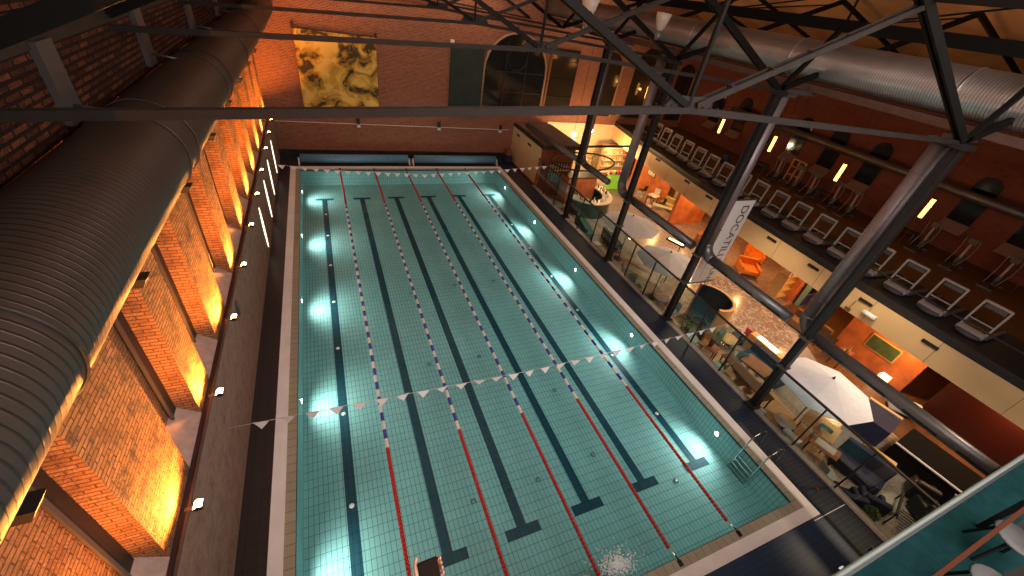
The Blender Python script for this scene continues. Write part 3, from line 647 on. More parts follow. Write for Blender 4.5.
# balustrade of glass
BP = [(14.6, y) for y in (-2.0, -.16, 1.32, 2.96, 4.6, 6.2, 7.76, 9.5, 11.0, 12.56, 14.3, 15.9, 17.4, 19.0, 20.6, 22.1)]
t = thing('glass_balustrade', 'tall glass balustrade with black posts between the pool deck and the lounge', 'balustrade', (14.6, 0, DK + .05))
b = MB(); b.box(-.04, -8, 1.88, .04, 22.1, 1.93, M('rail_steel', (.05, .035, .03), .35, .5)); b.build('top_rail', t)
for x, y in BP:
    if min(abs(y - c) for c in TY) < .1: continue
    b = MB(); b.box(-.025, y - .025, 0, .025, y + .025, 1.88, BLACK); b.build('post', t)
ys = [-8, -5, -3.5] + [y for _, y in BP]
for a, c in zip(ys[:-1], ys[1:]):
    b = MB(); b.box(-.006, a + .04, .06, .006, c - .04, 1.86, GLASS); b.build('glass_panel', t)
# balcony rail under the camera
t = thing('balcony_railing', 'green glass balcony railing with a steel handrail in the lower right corner', 'railing', (0, -1.62, 5.9))
b = MB(); b.tube([(-1.1, 0, 1.1), (8, 0, 1.1), (14.4, 0, 1.1)], .022, M('rail_green_steel', (.12, .14, .12), .6, .1), 12); b.box(-1.1, -.045, 1.0, 14.4, .02, 1.075, BLACK); b.build('handrail', t)
for k in range(8):
    b = MB(); b.box(-1.1 + k * 1.94 + .02, -.006, -.1, -1.1 + (k + 1) * 1.94 - .02, .006, 1.02, GLASSG); g = b.build('glass_panel', t)
    for dx in (.3, 1.6): b = MB(); b.box(-1.1 + k * 1.94 + dx, -.03, .15, -1.1 + k * 1.94 + dx + .07, .03, .24, CHROME); b.build('clamp', g)
b = MB(); b.box(-1.15, -8, 5.6, 14.5, -1.66, 5.9, M('balcony_floor', (.008, .03, .03), .95, var=.2, spec=0)); struct(b, 'floor_balcony')
for i, (x, y) in enumerate(((6.7, -2.2), (7.7, -2.35), (8.7, -2.2), (5.7, -2.9))):
    t = thing('balcony_chair', 'grey shell chair behind the balcony glass, %s from the left' % ORD[[1, 2, 3, 0][i]].replace('nearest', 'first'), 'chair', (x, y, 5.9), rz=.3 * i, group='balcony chairs')
    sm = M('chair_shell', (.07, .065, .06), .6) if i == 0 else bpy.data.materials['chair_shell']
    b = MB(); b.lathe([(.05, .42), (.2, .43), (.24, .46), (.22, .48), (.05, .45)], (0, 0, 0), sm, 18); b.build('seat', t)
    b = MB(); b.add([(.24 * cos(a), .24 * sin(a) - .02, z) for z in (.47, .8) for a in [pi + pi * q / 8 for q in range(9)]], [(q, q + 1, q + 10, q + 9) for q in range(8)], sm, True); b.build('backrest', t)
    for sx in (-1, 1):
        for sy in (-1, 1):
            b = MB(); b.bar((.12 * sx, .12 * sy, .44), (.2 * sx, .2 * sy, 0), .025, .025, DARKM); b.build('leg', t)
b = MB(); b.box(0, 0, 0, 4.0, .04, .03, M('dark_wood', (.06, .015, .006), .8, spec=.1)); b.box(.1, .02, -.72, .16, .08, 0, DARKM); b.box(3.84, .02, -.72, 3.9, .08, 0, DARKM)
tag(b.build('counter_shelf', loc=(5.2, -2.02, 6.62)), 'thin brown wooden shelf behind the balcony glass', 'shelf')
# ================================================================ HAND OF A SPECTATOR
def skinned(name, verts, edges, radii, mat, parent=None, loc=(0, 0, 0), sub=1):
    me = bpy.data.meshes.new(name); me.from_pydata(verts, edges, []); o = bpy.data.objects.new(name, me); COL.objects.link(o)
    o.location = loc; me.materials.append(mat)
    if parent: o.parent = parent
    s = o.modifiers.new('skin', 'SKIN'); s.use_smooth_shade = True
    for v, r in zip(me.skin_vertices[0].data, radii): v.radius = (r, r)
    me.skin_vertices[0].data[0].use_root = True
    d = o.modifiers.new('sub', 'SUBSURF'); d.levels = sub; d.render_levels = sub
    return o
hv = [(-.06, -.75, -.75), (-.05, -.40, -.36), (-.03, -.14, -.07), (-.015, -.07, -.03), (0, -.02, -.035)]; he = [(0, 1), (1, 2), (2, 3), (3, 4)]; hr = [.052, .045, .030, .04, .036]
for fx, L in ((.055, .85), (.03, .97), (.005, 1), (-.02, .93)):   # four fingers curl under and round the right edge of the phone
    k = len(hv); hv += [(fx * .4 + .02, .01 + .02 * L, -.045), (fx * .5 + .045, .035 * L + (fx - .02) * .9, -.04), (.075, .03 + (fx - .02) * 1.0, -.015), (.078, .03 + (fx - .02) * 1.0, .012)]
    he += [(4, k), (k, k + 1), (k + 1, k + 2), (k + 2, k + 3)]; hr += [.012, .0105, .009, .008]
k = len(hv); hv += [(-.055, -.03, -.015), (-.07, .03, .004), (-.066, .075, .012), (-.052, .108, .016)]; he += [(3, k), (k, k + 1), (k + 1, k + 2), (k + 2, k + 3)]; hr += [.017, .013, .011, .009]
t = thing('person', 'person reaching up from below the view, only a bare hand holding a dark phone shows', 'person', (1.925, -.735, 7.985))
skinned('hand_and_forearm', hv, he, hr, SKIN, t, sub=2)
b = MB(); b.box(-.055, -.06, -.02, .06, .075, .0, M('phone_case', (.012, .005, .003), .7, spec=.1)); ph = b.build('phone', loc=(1.925, -.735, 7.995), bevel=.008); ph.rotation_euler = (.35, 0, .02)
tag(ph, 'dark brown phone held in a hand at the bottom edge of the view', 'phone')
# ================================================================ KIOSK AND BAR
b = MB(); b.box(14.85, 22.3, CF, 17.5, 27.25, 2.62, BRICK_GYM); b.box(14.80, 22.3, DK, 14.86, 27.25, 2.62, CREAMP); b.box(14.78, 22.2, DK, 14.95, 22.34, 1.9, ORANGEW)
t = thing('kiosk', 'small flat roofed kiosk with a cream side wall at the far right of the pool', 'kiosk')
b.build('walls', t)
b = MB(); b.box(14.8, 22.1, 2.62, 17.95, 27.28, 2.84, BLACK); b.box(14.95, 22.25, 2.84, 17.85, 27.28, 2.86, M('kiosk_roofing', (.22, .15, .11), .8, var=.15)); b.build('roof', t)
for y in (26.2, 24.15):
    b = MB(); b.box(14.76, y - .25, 2.2, 14.81, y + .25, 2.32, BLACK); b.build('vent', t)
for y in (25.9, 26.5):
    pass
t = thing('deck_trolley', 'dark blue cleaning trolley beside the cream kiosk wall', 'trolley', (14.3, 26.5, DK))
b = MB(); b.box(-.25, -.4, .12, .25, .4, .6, NAVY); b.box(-.2, -.3, .6, .2, .3, 1.0, TERRA); b.build('bin', t, bevel=.02)
for sx in (-.2, .2):
    for sy in (-.3, .3): b = MB(); b.tube([(sx - .02, sy, .06), (sx + .02, sy, .06)], .06, BLACK, 10); b.build('wheel', t)
# wine racks on the kiosk front
b = MB(); b.box(15.6, 22.2, .6, 17.2, 22.28, 1.7, DARKM)
for i in range(7): b.box(15.65 + i * .22, 22.14, .65, 15.67 + i * .22, 22.2, 1.65, CREAMP)
for z in (.9, 1.15, 1.4): b.box(15.62, 22.14, z, 17.18, 22.2, z + .02, CREAMP)
tag(b.build('menu_rack'), 'dark slatted rack on the brick front of the kiosk', 'rack')
# bar: curved counter
def arc(cx, cy, rx, ry, a0, a1, n): return [(cx + rx * cos(R_(a0 + (a1 - a0) * i / n)), cy + ry * sin(R_(a0 + (a1 - a0) * i / n))) for i in range(n + 1)]
t = thing('bar_counter', 'curved dark teal bar counter with a white top at the far end of the lounge', 'bar', (0, 0, CF))
A = arc(17.9, 20.6, 1.75, 2.1, 200, 400, 22); B_ = arc(17.9, 20.6, 1.25, 1.6, 200, 400, 22)
b = MB(); b.prism(A + B_[::-1], 0, 1.04, M('bar_front_teal', (.02, .06, .055), .4)); b.build('counter_front', t)
A2 = arc(17.9, 20.6, 1.85, 2.2, 200, 400, 22); B2 = arc(17.9, 20.6, 1.15, 1.5, 200, 400, 22)
b = MB(); b.prism(A2 + B2[::-1], 1.04, 1.1, M('bar_top_white', (.8, .66, .5), .3)); b.build('counter_top', t)
b = MB(); b.box(16.6, 20.9, 0, 18.9, 22.0, 1.9, ORANGEW); b.box(16.55, 20.85, 1.9, 18.95, 22.05, 1.95, BLACK); tag(b.build('bar_cabinet', loc=(0, 0, CF)), 'brown cabinet block standing inside the curved bar', 'cabinet')
bottle = None
for i in range(26):
    a = R_(215 + 170 * i / 25); x, y = 17.9 + 1.5 * cos(a) + random.uniform(-.1, .1), 20.6 + 1.8 * sin(a) + random.uniform(-.1, .1)
    m = random.choice([WHITE, CREAMP, GREENW, TERRA, WHITE]); s = random.uniform(.8, 1.4)
    b = MB(); b.lathe([(.03, 0), (.055 * s, .02), (.055 * s, .13 * s), (.02, .19 * s), (.02, .26 * s)], (0, 0, 0), m, 9)
    tag(b.build('bottle', loc=(x, y, CF + 1.1)), 'one of the small bottles and glasses crowded on the curved white bar top', 'bottle', 'bottles and glasses on the bar')
t = thing('hanging_ring', 'big black oval ring hanging over the bar on a straight black rod', 'hanging frame', (0, 0, 2.55))
b = MB(); b.tube([(16.9 + 2.45 * cos(2 * pi * k / 40), 20.2 + 1.55 * sin(2 * pi * k / 40) + .4 * cos(2 * pi * k / 40), 0) for k in range(40)], .055, BLACK, 8, closed=True); b.build('oval_rail', t)
b = MB(); b.bar((17.9, 22.9, .05), (22.9, 23.3, .05), .1, .14, BLACK); b.build('rod', t)
def bush(name, loc, h, r, m, label, pot=TERRA, potr=.25, n=260, lw=.09, cat='plant'):
    t = thing(name, label, cat, loc); b = MB(); b.lathe([(potr * .7, 0), (potr, .4), (potr * .9, .42)], (0, 0, 0), pot, 14); b.build('pot', t)
    b = MB(); rg = random.Random(hash(label) % 1000 if False else len(label))
    b.tube([(0, 0, .35), (.02, 0, h * .5), (0, .02, h * .85)], .025, TERRA, 6)
    for k in range(n):
        a, e, q = rg.uniform(0, 2 * pi), rg.uniform(-1, 1), rg.uniform(.5, 1)
        c = Vector((r * q * cos(a) * math.sqrt(1 - e * e), r * q * sin(a) * math.sqrt(1 - e * e), .42 + (h - .42) / 2 + e * q * (h - .42) / 2))
        u = Vector((rg.uniform(-1, 1), rg.uniform(-1, 1), rg.uniform(-1, 1))).normalized(); v = u.cross(Vector((rg.uniform(-1, 1), rg.uniform(-1, 1), 1))).normalized()
        b.add([c - u * lw, c + v * lw * .4, c + u * lw, c - v * lw * .4], [(0, 1, 2, 3)], m)
    b.build('foliage', t); return t
bush('potted_tree', (20.0, 23.6, CF), 3.0, .55, OLIVE, 'tall yellow green potted tree behind the bar')
bush('potted_plant', (15.6, 5.95, CF + .76), .75, .3, GREENW, 'small green plant on the brown table by the glass', potr=.12, n=90, lw=.07)
bush('potted_plant', (15.6, 7.35, CF + .02), 1.0, .42, GREENW, 'round dark green potted plant beside the second steel column', potr=.22, n=200, lw=.07)
bush('potted_plant', (15.25, -1.05, CF + .02), .9, .25, GREENW, 'dark green plant between the navy armchairs near the camera', potr=.2, n=160, lw=.06)
bush('potted_plant', (15.1, 10.35, CF + .02), .8, .25, GREENW, 'small plant in a white pot against the glass below the grey parasol', pot=WHITE, potr=.16, n=110, lw=.06)
# bright shop corner behind the bar
t = thing('display_stand', 'bright green display stand with coloured goods behind the bar', 'display', (22.4, 23.4, CF))
b = MB(); b.box(-.5, -.25, 0, .5, .25, 1.1, LIME); b.build('stand', t)
b = MB(); b.box(-.6, -.3, 1.1, .6, .3, 1.14, WHITE); b.build('top_shelf', t)
for i in range(7):
    c = [REDF, WHITEF, LIME, BLUEF, ORANGEC, M('magenta_box', (.6, .02, .3), .5), WHITEF][i]; b = MB(); b.box(-.07, -.1, 0, .07, .1, .2 + .05 * (i % 3), c)
    tag(b.build('package', loc=(21.92 + i * .16, 23.4, CF + 1.14)), 'one of the small coloured packages on top of the green display stand', 'package', 'packages on the green display stand')
t = thing('shelf_unit', 'tall white shelf unit full of small goods in the bright corner behind the bar', 'shelf', (24.2, 25.9, CF))
b = MB(); b.box(-1.6, 0, 0, 1.6, .35, 2.6, CREAMP); b.build('carcass', t)
for z in (.4, .9, 1.4, 1.9, 2.4): b = MB(); b.box(-1.6, -.3, z, 1.6, 0, z + .04, WHITE); b.build('shelf_board', t)
for i in range(24):
    b = MB(); b.lathe([(.06, 0), (.07, .15), (.03, .22)], (0, 0, 0), random.choice([REDF, WHITEF, ORANGEC, TEAL, OLIVE]), 8)
    tag(b.build('jar', loc=(22.75 + (i % 8) * .4, 25.75, CF + .94 + .5 * (i // 8))), 'one of the small coloured jars standing on the white shelves behind the bar', 'jar', 'jars on the white shelves')
for x, y, z, r, l in ((18.5, 24.6, 2.95, .17, 'bright glowing globe lamp above the kiosk roof by the far wall'), (20.7, 25.5, 3.0, .1, 'small square glowing lamp high on the far wall right of the globe lamp')):
    t = thing('wall_lamp', l, 'lamp', (x, y, z)); b = MB(); b.lathe([(.02, -r), (r * .8, -r * .6), (r, 0), (r * .8, r * .6), (.02, r)], (0, 0, 0), GLOBE, 16); b.build('globe', t)
    b = MB(); b.bar((0, 0, r), (0, 0, 6.0), .02, .02, BLACK); b.build('cable', t)
    light('POINT', (x, y, z - r - .12), 260 if r > .15 else 60, (1, .72, .4), .1, name='globe_light')
t = thing('spot_fitting', 'small blue glowing spotlight on the far edge of the kiosk roof', 'lamp', (17.75, 23.2, 2.87)); b = MB(); b.lathe([(.05, 0), (.07, .1)], (0, 0, 0), DARKM, 10); b.build('body', t)
b = MB(); b.lathe([(.06, .1), (.06, .13)], (0, 0, 0), M('blue_lamp', (.3, .5, 1), .3, emit=(.25, .45, 1), es=6), 10); b.build('lamp_glass', t)
# ================================================================ LOUNGE UNDER THE GALLERY
def partition(name, x0, y0, x1, y1, m, z1=2.0):
    b = MB(); b.box(x0, y0, CF, x1, y1, z1, m); return struct(b, name)
partition('wall_partition_a', 25.3, 20.4, 25.5, 24.9, ORANGEW); partition('wall_partition_b', 23.1, 17.1, 26.2, 17.35, ORANGEW)
partition('wall_partition_c', 24.0, 8.05, 27.8, 8.3, ORANGEW); partition('wall_partition_d', 27.8, -8, 28, 27.3, ORANGEW)
partition('wall_partition_e', 23.4, 1.9, 23.6, 5.0, ORANGEW); partition('wall_partition_f', 22.9, -2.4, 23.1, 1.0, REDW)
partition('wall_partition_g', 26.2, 17.35, 26.4, 20.4, PALEG)
def picture(x, y, z, w, h, m, label, axis='y', cat='picture', fr=BLACK):
    t = thing('picture', label, cat, (x, y, z)); b = MB()
    if axis == 'y': b.box(-w / 2, -.03, -h / 2, w / 2, 0, h / 2, fr)
    else: b.box(-.03, -w / 2, -h / 2, 0, w / 2, h / 2, fr)
    b.build('frame', t); b = MB()
    if axis == 'y': b.box(-w / 2 + .05, -.04, -h / 2 + .05, w / 2 - .05, -.03, h / 2 - .05, m)
    else: b.box(-.04, -w / 2 + .05, -h / 2 + .05, -.03, w / 2 - .05, h / 2 - .05, m)
    b.build('panel', t)
picture(24.9, 17.09, 1.3, .8, .55, M('picture_grey', (.5, .42, .38), .6, var=.6, vs=9), 'small dark framed picture on the orange wall below the cream fascia')
picture(25.29, 22.6, .9, .9, .8, M('picture_pale', (.7, .65, .6), .6, var=.5, vs=8), 'pale white poster on the far orange wall', 'x')
picture(23.39, 3.4, .45, 1.25, .72, CHALK, 'green chalkboard in a yellow wooden frame on the orange wall', 'x', 'chalkboard', WOODY)
# tall teal display with screen, shelf unit with goods
t = thing('shop_shelf', 'open wooden shelf with colourful magazines at the end of the orange wall', 'shelf', (23.6, 8.6, CF))
for x in (-.5, .5): b = MB(); b.box(x - .03, -.3, 0, x + .03, .3, 1.7, WOODY); b.build('side_panel', t)
for z in (.3, .75, 1.2, 1.66): b = MB(); b.box(-.5, -.3, z, .5, .3, z + .03, WOODY); b.build('shelf_board', t)
for i in range(10):
    c = [WHITEF, BLUEF, REDF, CREAMP, TEAL][i % 5]; b = MB(); b.box(-.04, -.2, 0, .04, .2, .27, c); tag(b.build('magazine', loc=(23.2 + .085 * i, 8.55, CF + 1.69)), 'one of the small magazines standing on top of the open wooden shelf', 'magazine', 'magazines on the wooden shelf')
t = thing('display_screen', 'teal stand with a black screen in front of the orange wall', 'screen', (24.7, 7.75, CF)); b = MB(); b.box(-.4, -.12, 0, .4, .12, 1.5, TEAL); b.build('stand', t)
b = MB(); b.box(-.28, -.15, .9, .28, -.12, 1.35, BLACK); b.build('screen', t); b = MB(); b.box(-.3, -.14, .1, .3, -.12, .8, BLUEF); b.build('panel', t)
picture(25.5, 8.04, 1.35, .8, .55, WHITEF, 'white card in a dark blue frame on the orange wall above the teal stand', fr=NAVY)
def armchair(loc, rz, m, label, name='armchair', w=.85):
    t = thing(name, label, 'armchair', loc, rz); h = w / 2
    b = MB(); b.box(-h + .12, -h, .18, h - .12, h - .15, .44, m); b.build('seat', t, bevel=.04)
    b = MB(); b.box(-h, h - .2, .1, h, h, .85, m); b.build('backrest', t, bevel=.05)
    for s in (-1, 1): b = MB(); b.box(s * h - (.14 if s > 0 else 0), -h, .1, s * h + (0 if s > 0 else .14), h - .15, .62, m); b.build('armrest', t, bevel=.04)
    for sx in (-1, 1):
        for sy in (-1, 1): b = MB(); b.box(sx * (h - .08) - .02, sy * (h - .08) - .02, 0, sx * (h - .08) + .02, sy * (h - .08) + .02, .12, DARKM); b.build('leg', t)
    return t
armchair((24.0, 11.0, CF), -.6, ORANGEC, 'bright orange armchair nearer the banner under the gallery', w=1.15)
armchair((26.0, 12.2, CF), -.9, ORANGEC, 'bright orange armchair set farther back under the gallery', w=1.15)
armchair((23.4, 14.2, CF), .4, WOODT, 'dim brown armchair behind the white banner')
armchair((15.3, -.42, CF + .02), 2.5, NAVY, 'navy blue armchair closest to the glass near the camera', w=.68)
armchair((16.0, -.8, CF), 2.2, NAVY, 'navy blue armchair right of the green plant near the camera', w=.66)
def chair(loc, rz, m, label, grp=None, leg=None):
    t = thing('chair', label, 'chair', loc, rz, grp); leg = leg or CHROME
    b = MB(); b.box(-.22, -.22, .43, .22, .22, .46, m); b.build('seat', t, bevel=.012)
    b = MB(); b.add([(x, .21 + .05 * (z - .46) / .4 + (.03 if abs(x) < .1 else 0) + d, z) for d in (0, .015) for z in (.48, .88) for x in (-.21, -.07, .07, .21)], [(0, 1, 5, 4), (1, 2, 6, 5), (2, 3, 7, 6), (8, 12, 13, 9), (9, 13, 14, 10), (10, 14, 15, 11), (0, 4, 12, 8), (3, 11, 15, 7), (4, 5, 13, 12), (5, 6, 14, 13), (6, 7, 15, 14)], m); b.build('backrest', t)
    for sx in (-1, 1):
        for sy in (-1, 1): b = MB(); b.bar((sx * .18, sy * .18, .43), (sx * .21, sy * .21, 0), .022, .022, leg); b.build('leg', t)
    return t
def round_table(loc, r, m, label, h=.74):
    t = thing('round_table', label, 'table', loc); b = MB(); b.lathe([(r, h - .03), (r, h)], (0, 0, 0), m, 28); b.build('tabletop', t)
    b = MB(); b.lathe([(.03, .02), (.025, h - .03)], (0, 0, 0), CHROME, 10); b.build('pedestal', t); b = MB(); b.lathe([(.22, 0), (.2, .02)], (0, 0, 0), CHROME, 20); b.build('foot', t); return t
def table(loc, w, d, rz, m, label, h=.74, cat='table'):
    t = thing('table', label, cat, loc, rz); b = MB(); b.box(-w / 2, -d / 2, h - .04, w / 2, d / 2, h, m); b.build('tabletop', t, bevel=.006)
    for sx in (-1, 1):
        for sy in (-1, 1): b = MB(); b.box(sx * (w / 2 - .06) - .02, sy * (d / 2 - .06) - .02, 0, sx * (w / 2 - .06) + .02, sy * (d / 2 - .06) + .02, h - .04, DARKM); b.build('leg', t)
    return t
F = CF + .02
PALE = M('pale_table_top', (.7, .62, .52), .4); TOPL = M('cloth_top', (.6, .6, .56), .6)
round_table((15.72, 9.3, F), .36, PALE, 'round pale table by the glass below the second grey parasol')
round_table((15.50, 2.15, F), .36, PALE, 'round pale table by the glass left of the white parasol')
round_table((17.3, 6.3, F), .42, WOODY, 'low round brown table on the pale wood floor', h=.45)
table((15.6, 5.95, F), .6, .75, .3, WOODT, 'square brown table carrying a green plant by the glass')
chair((15.45, 6.65, F), .2, TEAL, 'pale teal chair on the far side of the plant table')
chair((15.55, 5.1, F), 3.3, TEAL, 'pale teal chair on the near side of the plant table')
chair((16.9, 5.3, F), 2.3, TEAL, 'pale teal chair pulled up to the wooden table beside the navy bench')
table((16.85, 4.5, F), .8, 1.1, .15, WOODT, 'brown wooden table between the navy bench and the long counter')
table((15.85, 4.2, F), .55, 2.4, -.12, M('dark_brown_top', (.12, .06, .035), .4), 'long narrow dark brown table running along the glass')
def stool(loc, label):
    t = thing('stool', label, 'stool', loc, group=None); b = MB(); b.lathe([(.15, .58), (.17, .62), (.15, .65)], (0, 0, 0), M('stool_seat', (.5, .33, .22), .6) if 'stool_seat' not in bpy.data.materials else bpy.data.materials['stool_seat'], 14); b.build('seat', t)
    for a in range(4): b = MB(); b.bar((.08 * cos(a * pi / 2 + .7), .08 * sin(a * pi / 2 + .7), .58), (.17 * cos(a * pi / 2 + .7), .17 * sin(a * pi / 2 + .7), 0), .02, .02, CHROME); b.build('leg', t)
for i in range(4): stool((16.3 + .02 * i, 4.75 - .42 * i, F), 'round pale stool beside the long dark table, %s' % ['farthest from the camera', 'second farthest', 'third farthest', 'nearest the camera'][i])
def sofa(loc, rz, L, m, label, h=.8):
    t = thing('sofa', label, 'sofa', loc, rz); b = MB(); b.box(-L / 2, -.4, .08, L / 2, .15, .44, m); b.build('seat', t, bevel=.04)
    b = MB(); b.box(-L / 2, .15, .08, L / 2, .36, h, m); b.build('backrest', t, bevel=.04); return t
sofa((17.65, 4.6, F), -pi / 2, 1.9, NAVY, 'long navy blue bench sofa beside the glowing light box')
t = thing('light_box', 'long wooden box with a glowing lamp strip behind the navy bench', 'lamp', (18.35, 5.25, CF), rz=-pi / 2)
b = MB(); b.box(-.8, -.2, 0, .8, .2, .85, WOODY); b.build('box', t); b = MB(); b.box(-.5, -.13, .85, .5, .13, .88, M('strip_glass', (1, .8, .4), .3, emit=(1, .66, .25), es=6)); b.build('lamp_glass', t)
armchair((19.0, 3.9, F), .5, M('grey_cloth', (.3, .26, .26), .8), 'grey armchair behind the steel column left of the white parasol', w=.7)
# curved booth
t = thing('curved_booth', 'tall curved dark teal booth shell with an orange outer edge', 'booth', (16.7, 7.6, CF))
b = MB(); b.prism(arc(0, 0, .95, 1.05, -120, 75, 24) + arc(0, 0, .82, .92, -120, 75, 24)[::-1], 0, 1.95, M('booth_shell', (.6, .3, .1), .5)); b.build('outer_shell', t)
b = MB(); b.prism(arc(0, 0, .82, .92, -120, 75, 24) + arc(0, 0, .78, .88, -120, 75, 24)[::-1], .02, 1.94, M('booth_lining', (.012, .025, .03), .35)); b.build('inner_lining', t)
b = MB(); b.prism(arc(0, 0, .78, .88, -120, 75, 24) + arc(0, 0, .35, .4, -120, 75, 24)[::-1], 0, .45, M('booth_seat', (.03, .08, .09), .6)); b.build('seat', t)
t = thing('pedestal_lamp', 'dull green glass cylinder lamp standing by the booth', 'lamp', (16.95, 6.55, F)); b = MB(); b.lathe([(.16, 0), (.18, .1), (.18, .75), (.12, .9), (.02, .95)], (0, 0, 0), M('green_glass_shade', (.18, .22, .18), .2), 20); b.build('shade', t)
b = MB(); b.lathe([(.2, 0), (.2, .03)], (0, 0, 0), DARKM, 16); b.build('base', t)
t = thing('reception_stool', 'dark low stool with a white flower bunch on the round marble floor', 'stool', (18.2, 6.4, CF)); b = MB(); b.lathe([(.3, 0), (.33, .35), (.3, .4)], (0, 0, 0), M('dark_brown', (.06, .035, .03), .6), 20); b.build('body', t)
b = MB()
for k in range(40): a = random.uniform(0, 6.3); q = random.uniform(0, .16); b.lathe([(.005, 0), (.035, .02), (.005, .05)], (q * cos(a), q * sin(a), random.uniform(.4, .6)), FLAGM, 6)
b.build('flower_bunch', t)
b = MB(); b.box(-.04, -.35, 0, .04, .35, .5, M('pink_panel', (.6, .08, .12), .5)); tag(b.build('floor_sign', loc=(18.9, 6.3, CF + .012)), 'small upright pink sign on the round marble floor', 'sign')
# parasols
def parasol(loc, r, h, m, label, n=8, rot=0, drop=.5):
    t = thing('parasol', label, 'parasol', loc, group=None); b = MB(); vs = []; fs = []
    for d in (0, -.012):
        vs.append((0, 0, h + d))
        for q in (.5, 1): vs += [(r * q * cos(2 * pi * k / n + rot), r * q * sin(2 * pi * k / n + rot), h + d - drop * (q ** 1.15)) for k in range(n)]
    s = 1 + 2 * n
    for o_ in (0, s):
        for k in range(n):
            a, c = o_ + 1 + k, o_ + 1 + (k + 1) % n; fs += [(o_, a, c), (a, a + n, c + n, c)]
    for k in range(n): a, c = 1 + n + k, 1 + n + (k + 1) % n; fs.append((a, a + s, c + s, c))
    b.add(vs, fs, m); b.build('canopy', t)
    b = MB(); b.lathe([(.02, 0), (.045, .03), (.01, .12)], (0, 0, h - .02), DARKM, 8); b.build('finial', t)
    b = MB(); b.tube([(0, 0, .05), (0, 0, h)], .025, DARKM, 8); b.build('pole', t); b = MB(); b.lathe([(.28, 0), (.26, .06), (.04, .09)], (0, 0, 0), GREYM, 18); b.build('base', t)
    for k in range(n): b = MB(); a = 2 * pi * k / n + rot; b.bar((0, 0, h - .06), (r * .97 * cos(a), r * .97 * sin(a), h - drop - .02), .014, .014, DARKM); b.build('rib', t)
    return t
parasol((16.45, 13.75, F), 1.62, 2.75, PARG, 'grey open parasol farther from the camera, partly behind the glass', rot=.2)
parasol((16.1, 10.2, F), 1.5, 2.7, PARG, 'grey open parasol nearer the camera beside the white banner', rot=.1)
parasol((16.12, 2.12, F), 1.48, 2.85, PARW, 'large white open parasol near the camera', rot=.25)
# white banner
t = thing('text_banner', 'tall white banner with black capital letters hanging beside the second air pipe', 'banner', (16.0, 8.0, 1.8))
b = MB(); b.box(-.68, -.01, 0, .68, .01, 3.85, M('banner_cloth', (.78, .74, .72), .8)); b.build('cloth', t)
for z in (-.02, 3.84): b = MB(); b.box(-.72, -.03, z, .72, .03, z + .05, GREYM); b.build('rod', t)
def text(body, size, loc, rot, m, parent, name='lettering'):
    c = bpy.data.curves.new(name, 'FONT'); c.body = body; c.size = size; c.extrude = .002; c.align_x = 'LEFT'; c.align_y = 'CENTER'; c.materials.append(m)
    tmp = bpy.data.objects.new(name, c); COL.objects.link(tmp); me = bpy.data.meshes.new_from_object(tmp); bpy.data.objects.remove(tmp)
    o = bpy.data.objects.new(name, me); COL.objects.link(o); o.location = loc; o.rotation_euler = rot; o.parent = parent; return o
text('DOCATILLO', .52, (.28, -.014, 3.65), (pi / 2, pi / 2, 0), BLACK, t)
text('LOUNGE', .38, (.3, -.014, 1.2), (pi / 2, pi / 2, 0), BLACK, t)
text('. . . . . . . . . . . .', .1, (-.2, -.014, 1.0), (pi / 2, pi / 2, 0), BLACK, t) if False else None
b = MB(); b.box(-.28, -.014, .25, -.265, -.011, 1.1, GREYM); b.build('small_print_line', t)
for x in (.1, .5): b = MB(); b.tube([(x, 0, 3.88), (x, 0, 7.73)], .006, DARKM, 5); b.build('cord', t)
# near lounge furniture
table((16.75, 1.6, F), 1.0, 1.1, .25, WOODY, 'large pale wooden desk in the lounge right of the white parasol', h=.72)
chair((16.45, 1.35, F), -1.3, TEAL, 'teal chair tucked against the pale wooden desk')
table((16.0, .95, F), .55, .9, .25, WOODT, 'small brown table with a white cloth by the navy sofa')
b = MB(); b.box(-.17, -.3, 0, .17, .3, .015, TOPL); tag(b.build('place_mat', loc=(16.02, .95, F + .74), rz=.25), 'white cloth lying on the small brown table', 'cloth')
chair((15.45, .3, F), 1.0, M('pale_teal', (.42, .52, .5), .5), 'light teal chair with a white edge by the glass near the camera')
sofa((16.95, .1, F), -1.35, 1.45, NAVY, 'navy blue sofa with a high dark back near the camera', h=.95)
t = thing('bookcase', 'low dark red and yellow bookcase behind the navy sofa', 'bookcase', (17.75, .1, CF), rz=.25); b = MB(); b.box(-.2, -.5, 0, .15, .5, .7, REDW); b.build('carcass', t); b = MB(); b.box(0, -.48, .7, .2, .48, .74, WOODY); b.build('top', t)
b = MB(); b.lathe([(.3, .0), (.42, .1), (.4, .22), (.2, .3), (.02, .31)], (0, 0, 0), M('beige_cushion', (.5, .45, .36), .9, var=.1), 18, 1.2, .8); tag(b.build('bean_cushion', loc=(17.0, -1.0, CF + .0)), 'beige round cushion seat at the end of the navy sofa', 'cushion')
table((15.15, -2.0, CF), .35, .9, .1, WOODY, 'narrow orange wooden side table in front of the navy armchairs', h=.5)
t = thing('counter_block', 'navy blue counter block with a pale top edge on the grey stone floor', 'counter', (19.5, 1.15, CF), rz=.2); b = MB(); b.box(-.65, -.55, 0, .65, .55, .88, NAVY); b.build('body', t); b = MB(); b.box(.55, -.55, .88, .68, .55, .93, CREAMP); b.build('top_edge', t)
t = thing('bar_block', 'long black counter with a thin white front edge near the camera', 'counter', (19.6, -.62, CF), rz=.1); b = MB(); b.box(-.75, -1.3, 0, .75, .9, .88, M('matt_black', (.01, .009, .009), .95, spec=.05)); b.build('body', t); b = MB(); b.box(-.79, -1.3, .86, -.74, .9, .91, WHITE); b.build('front_edge', t)
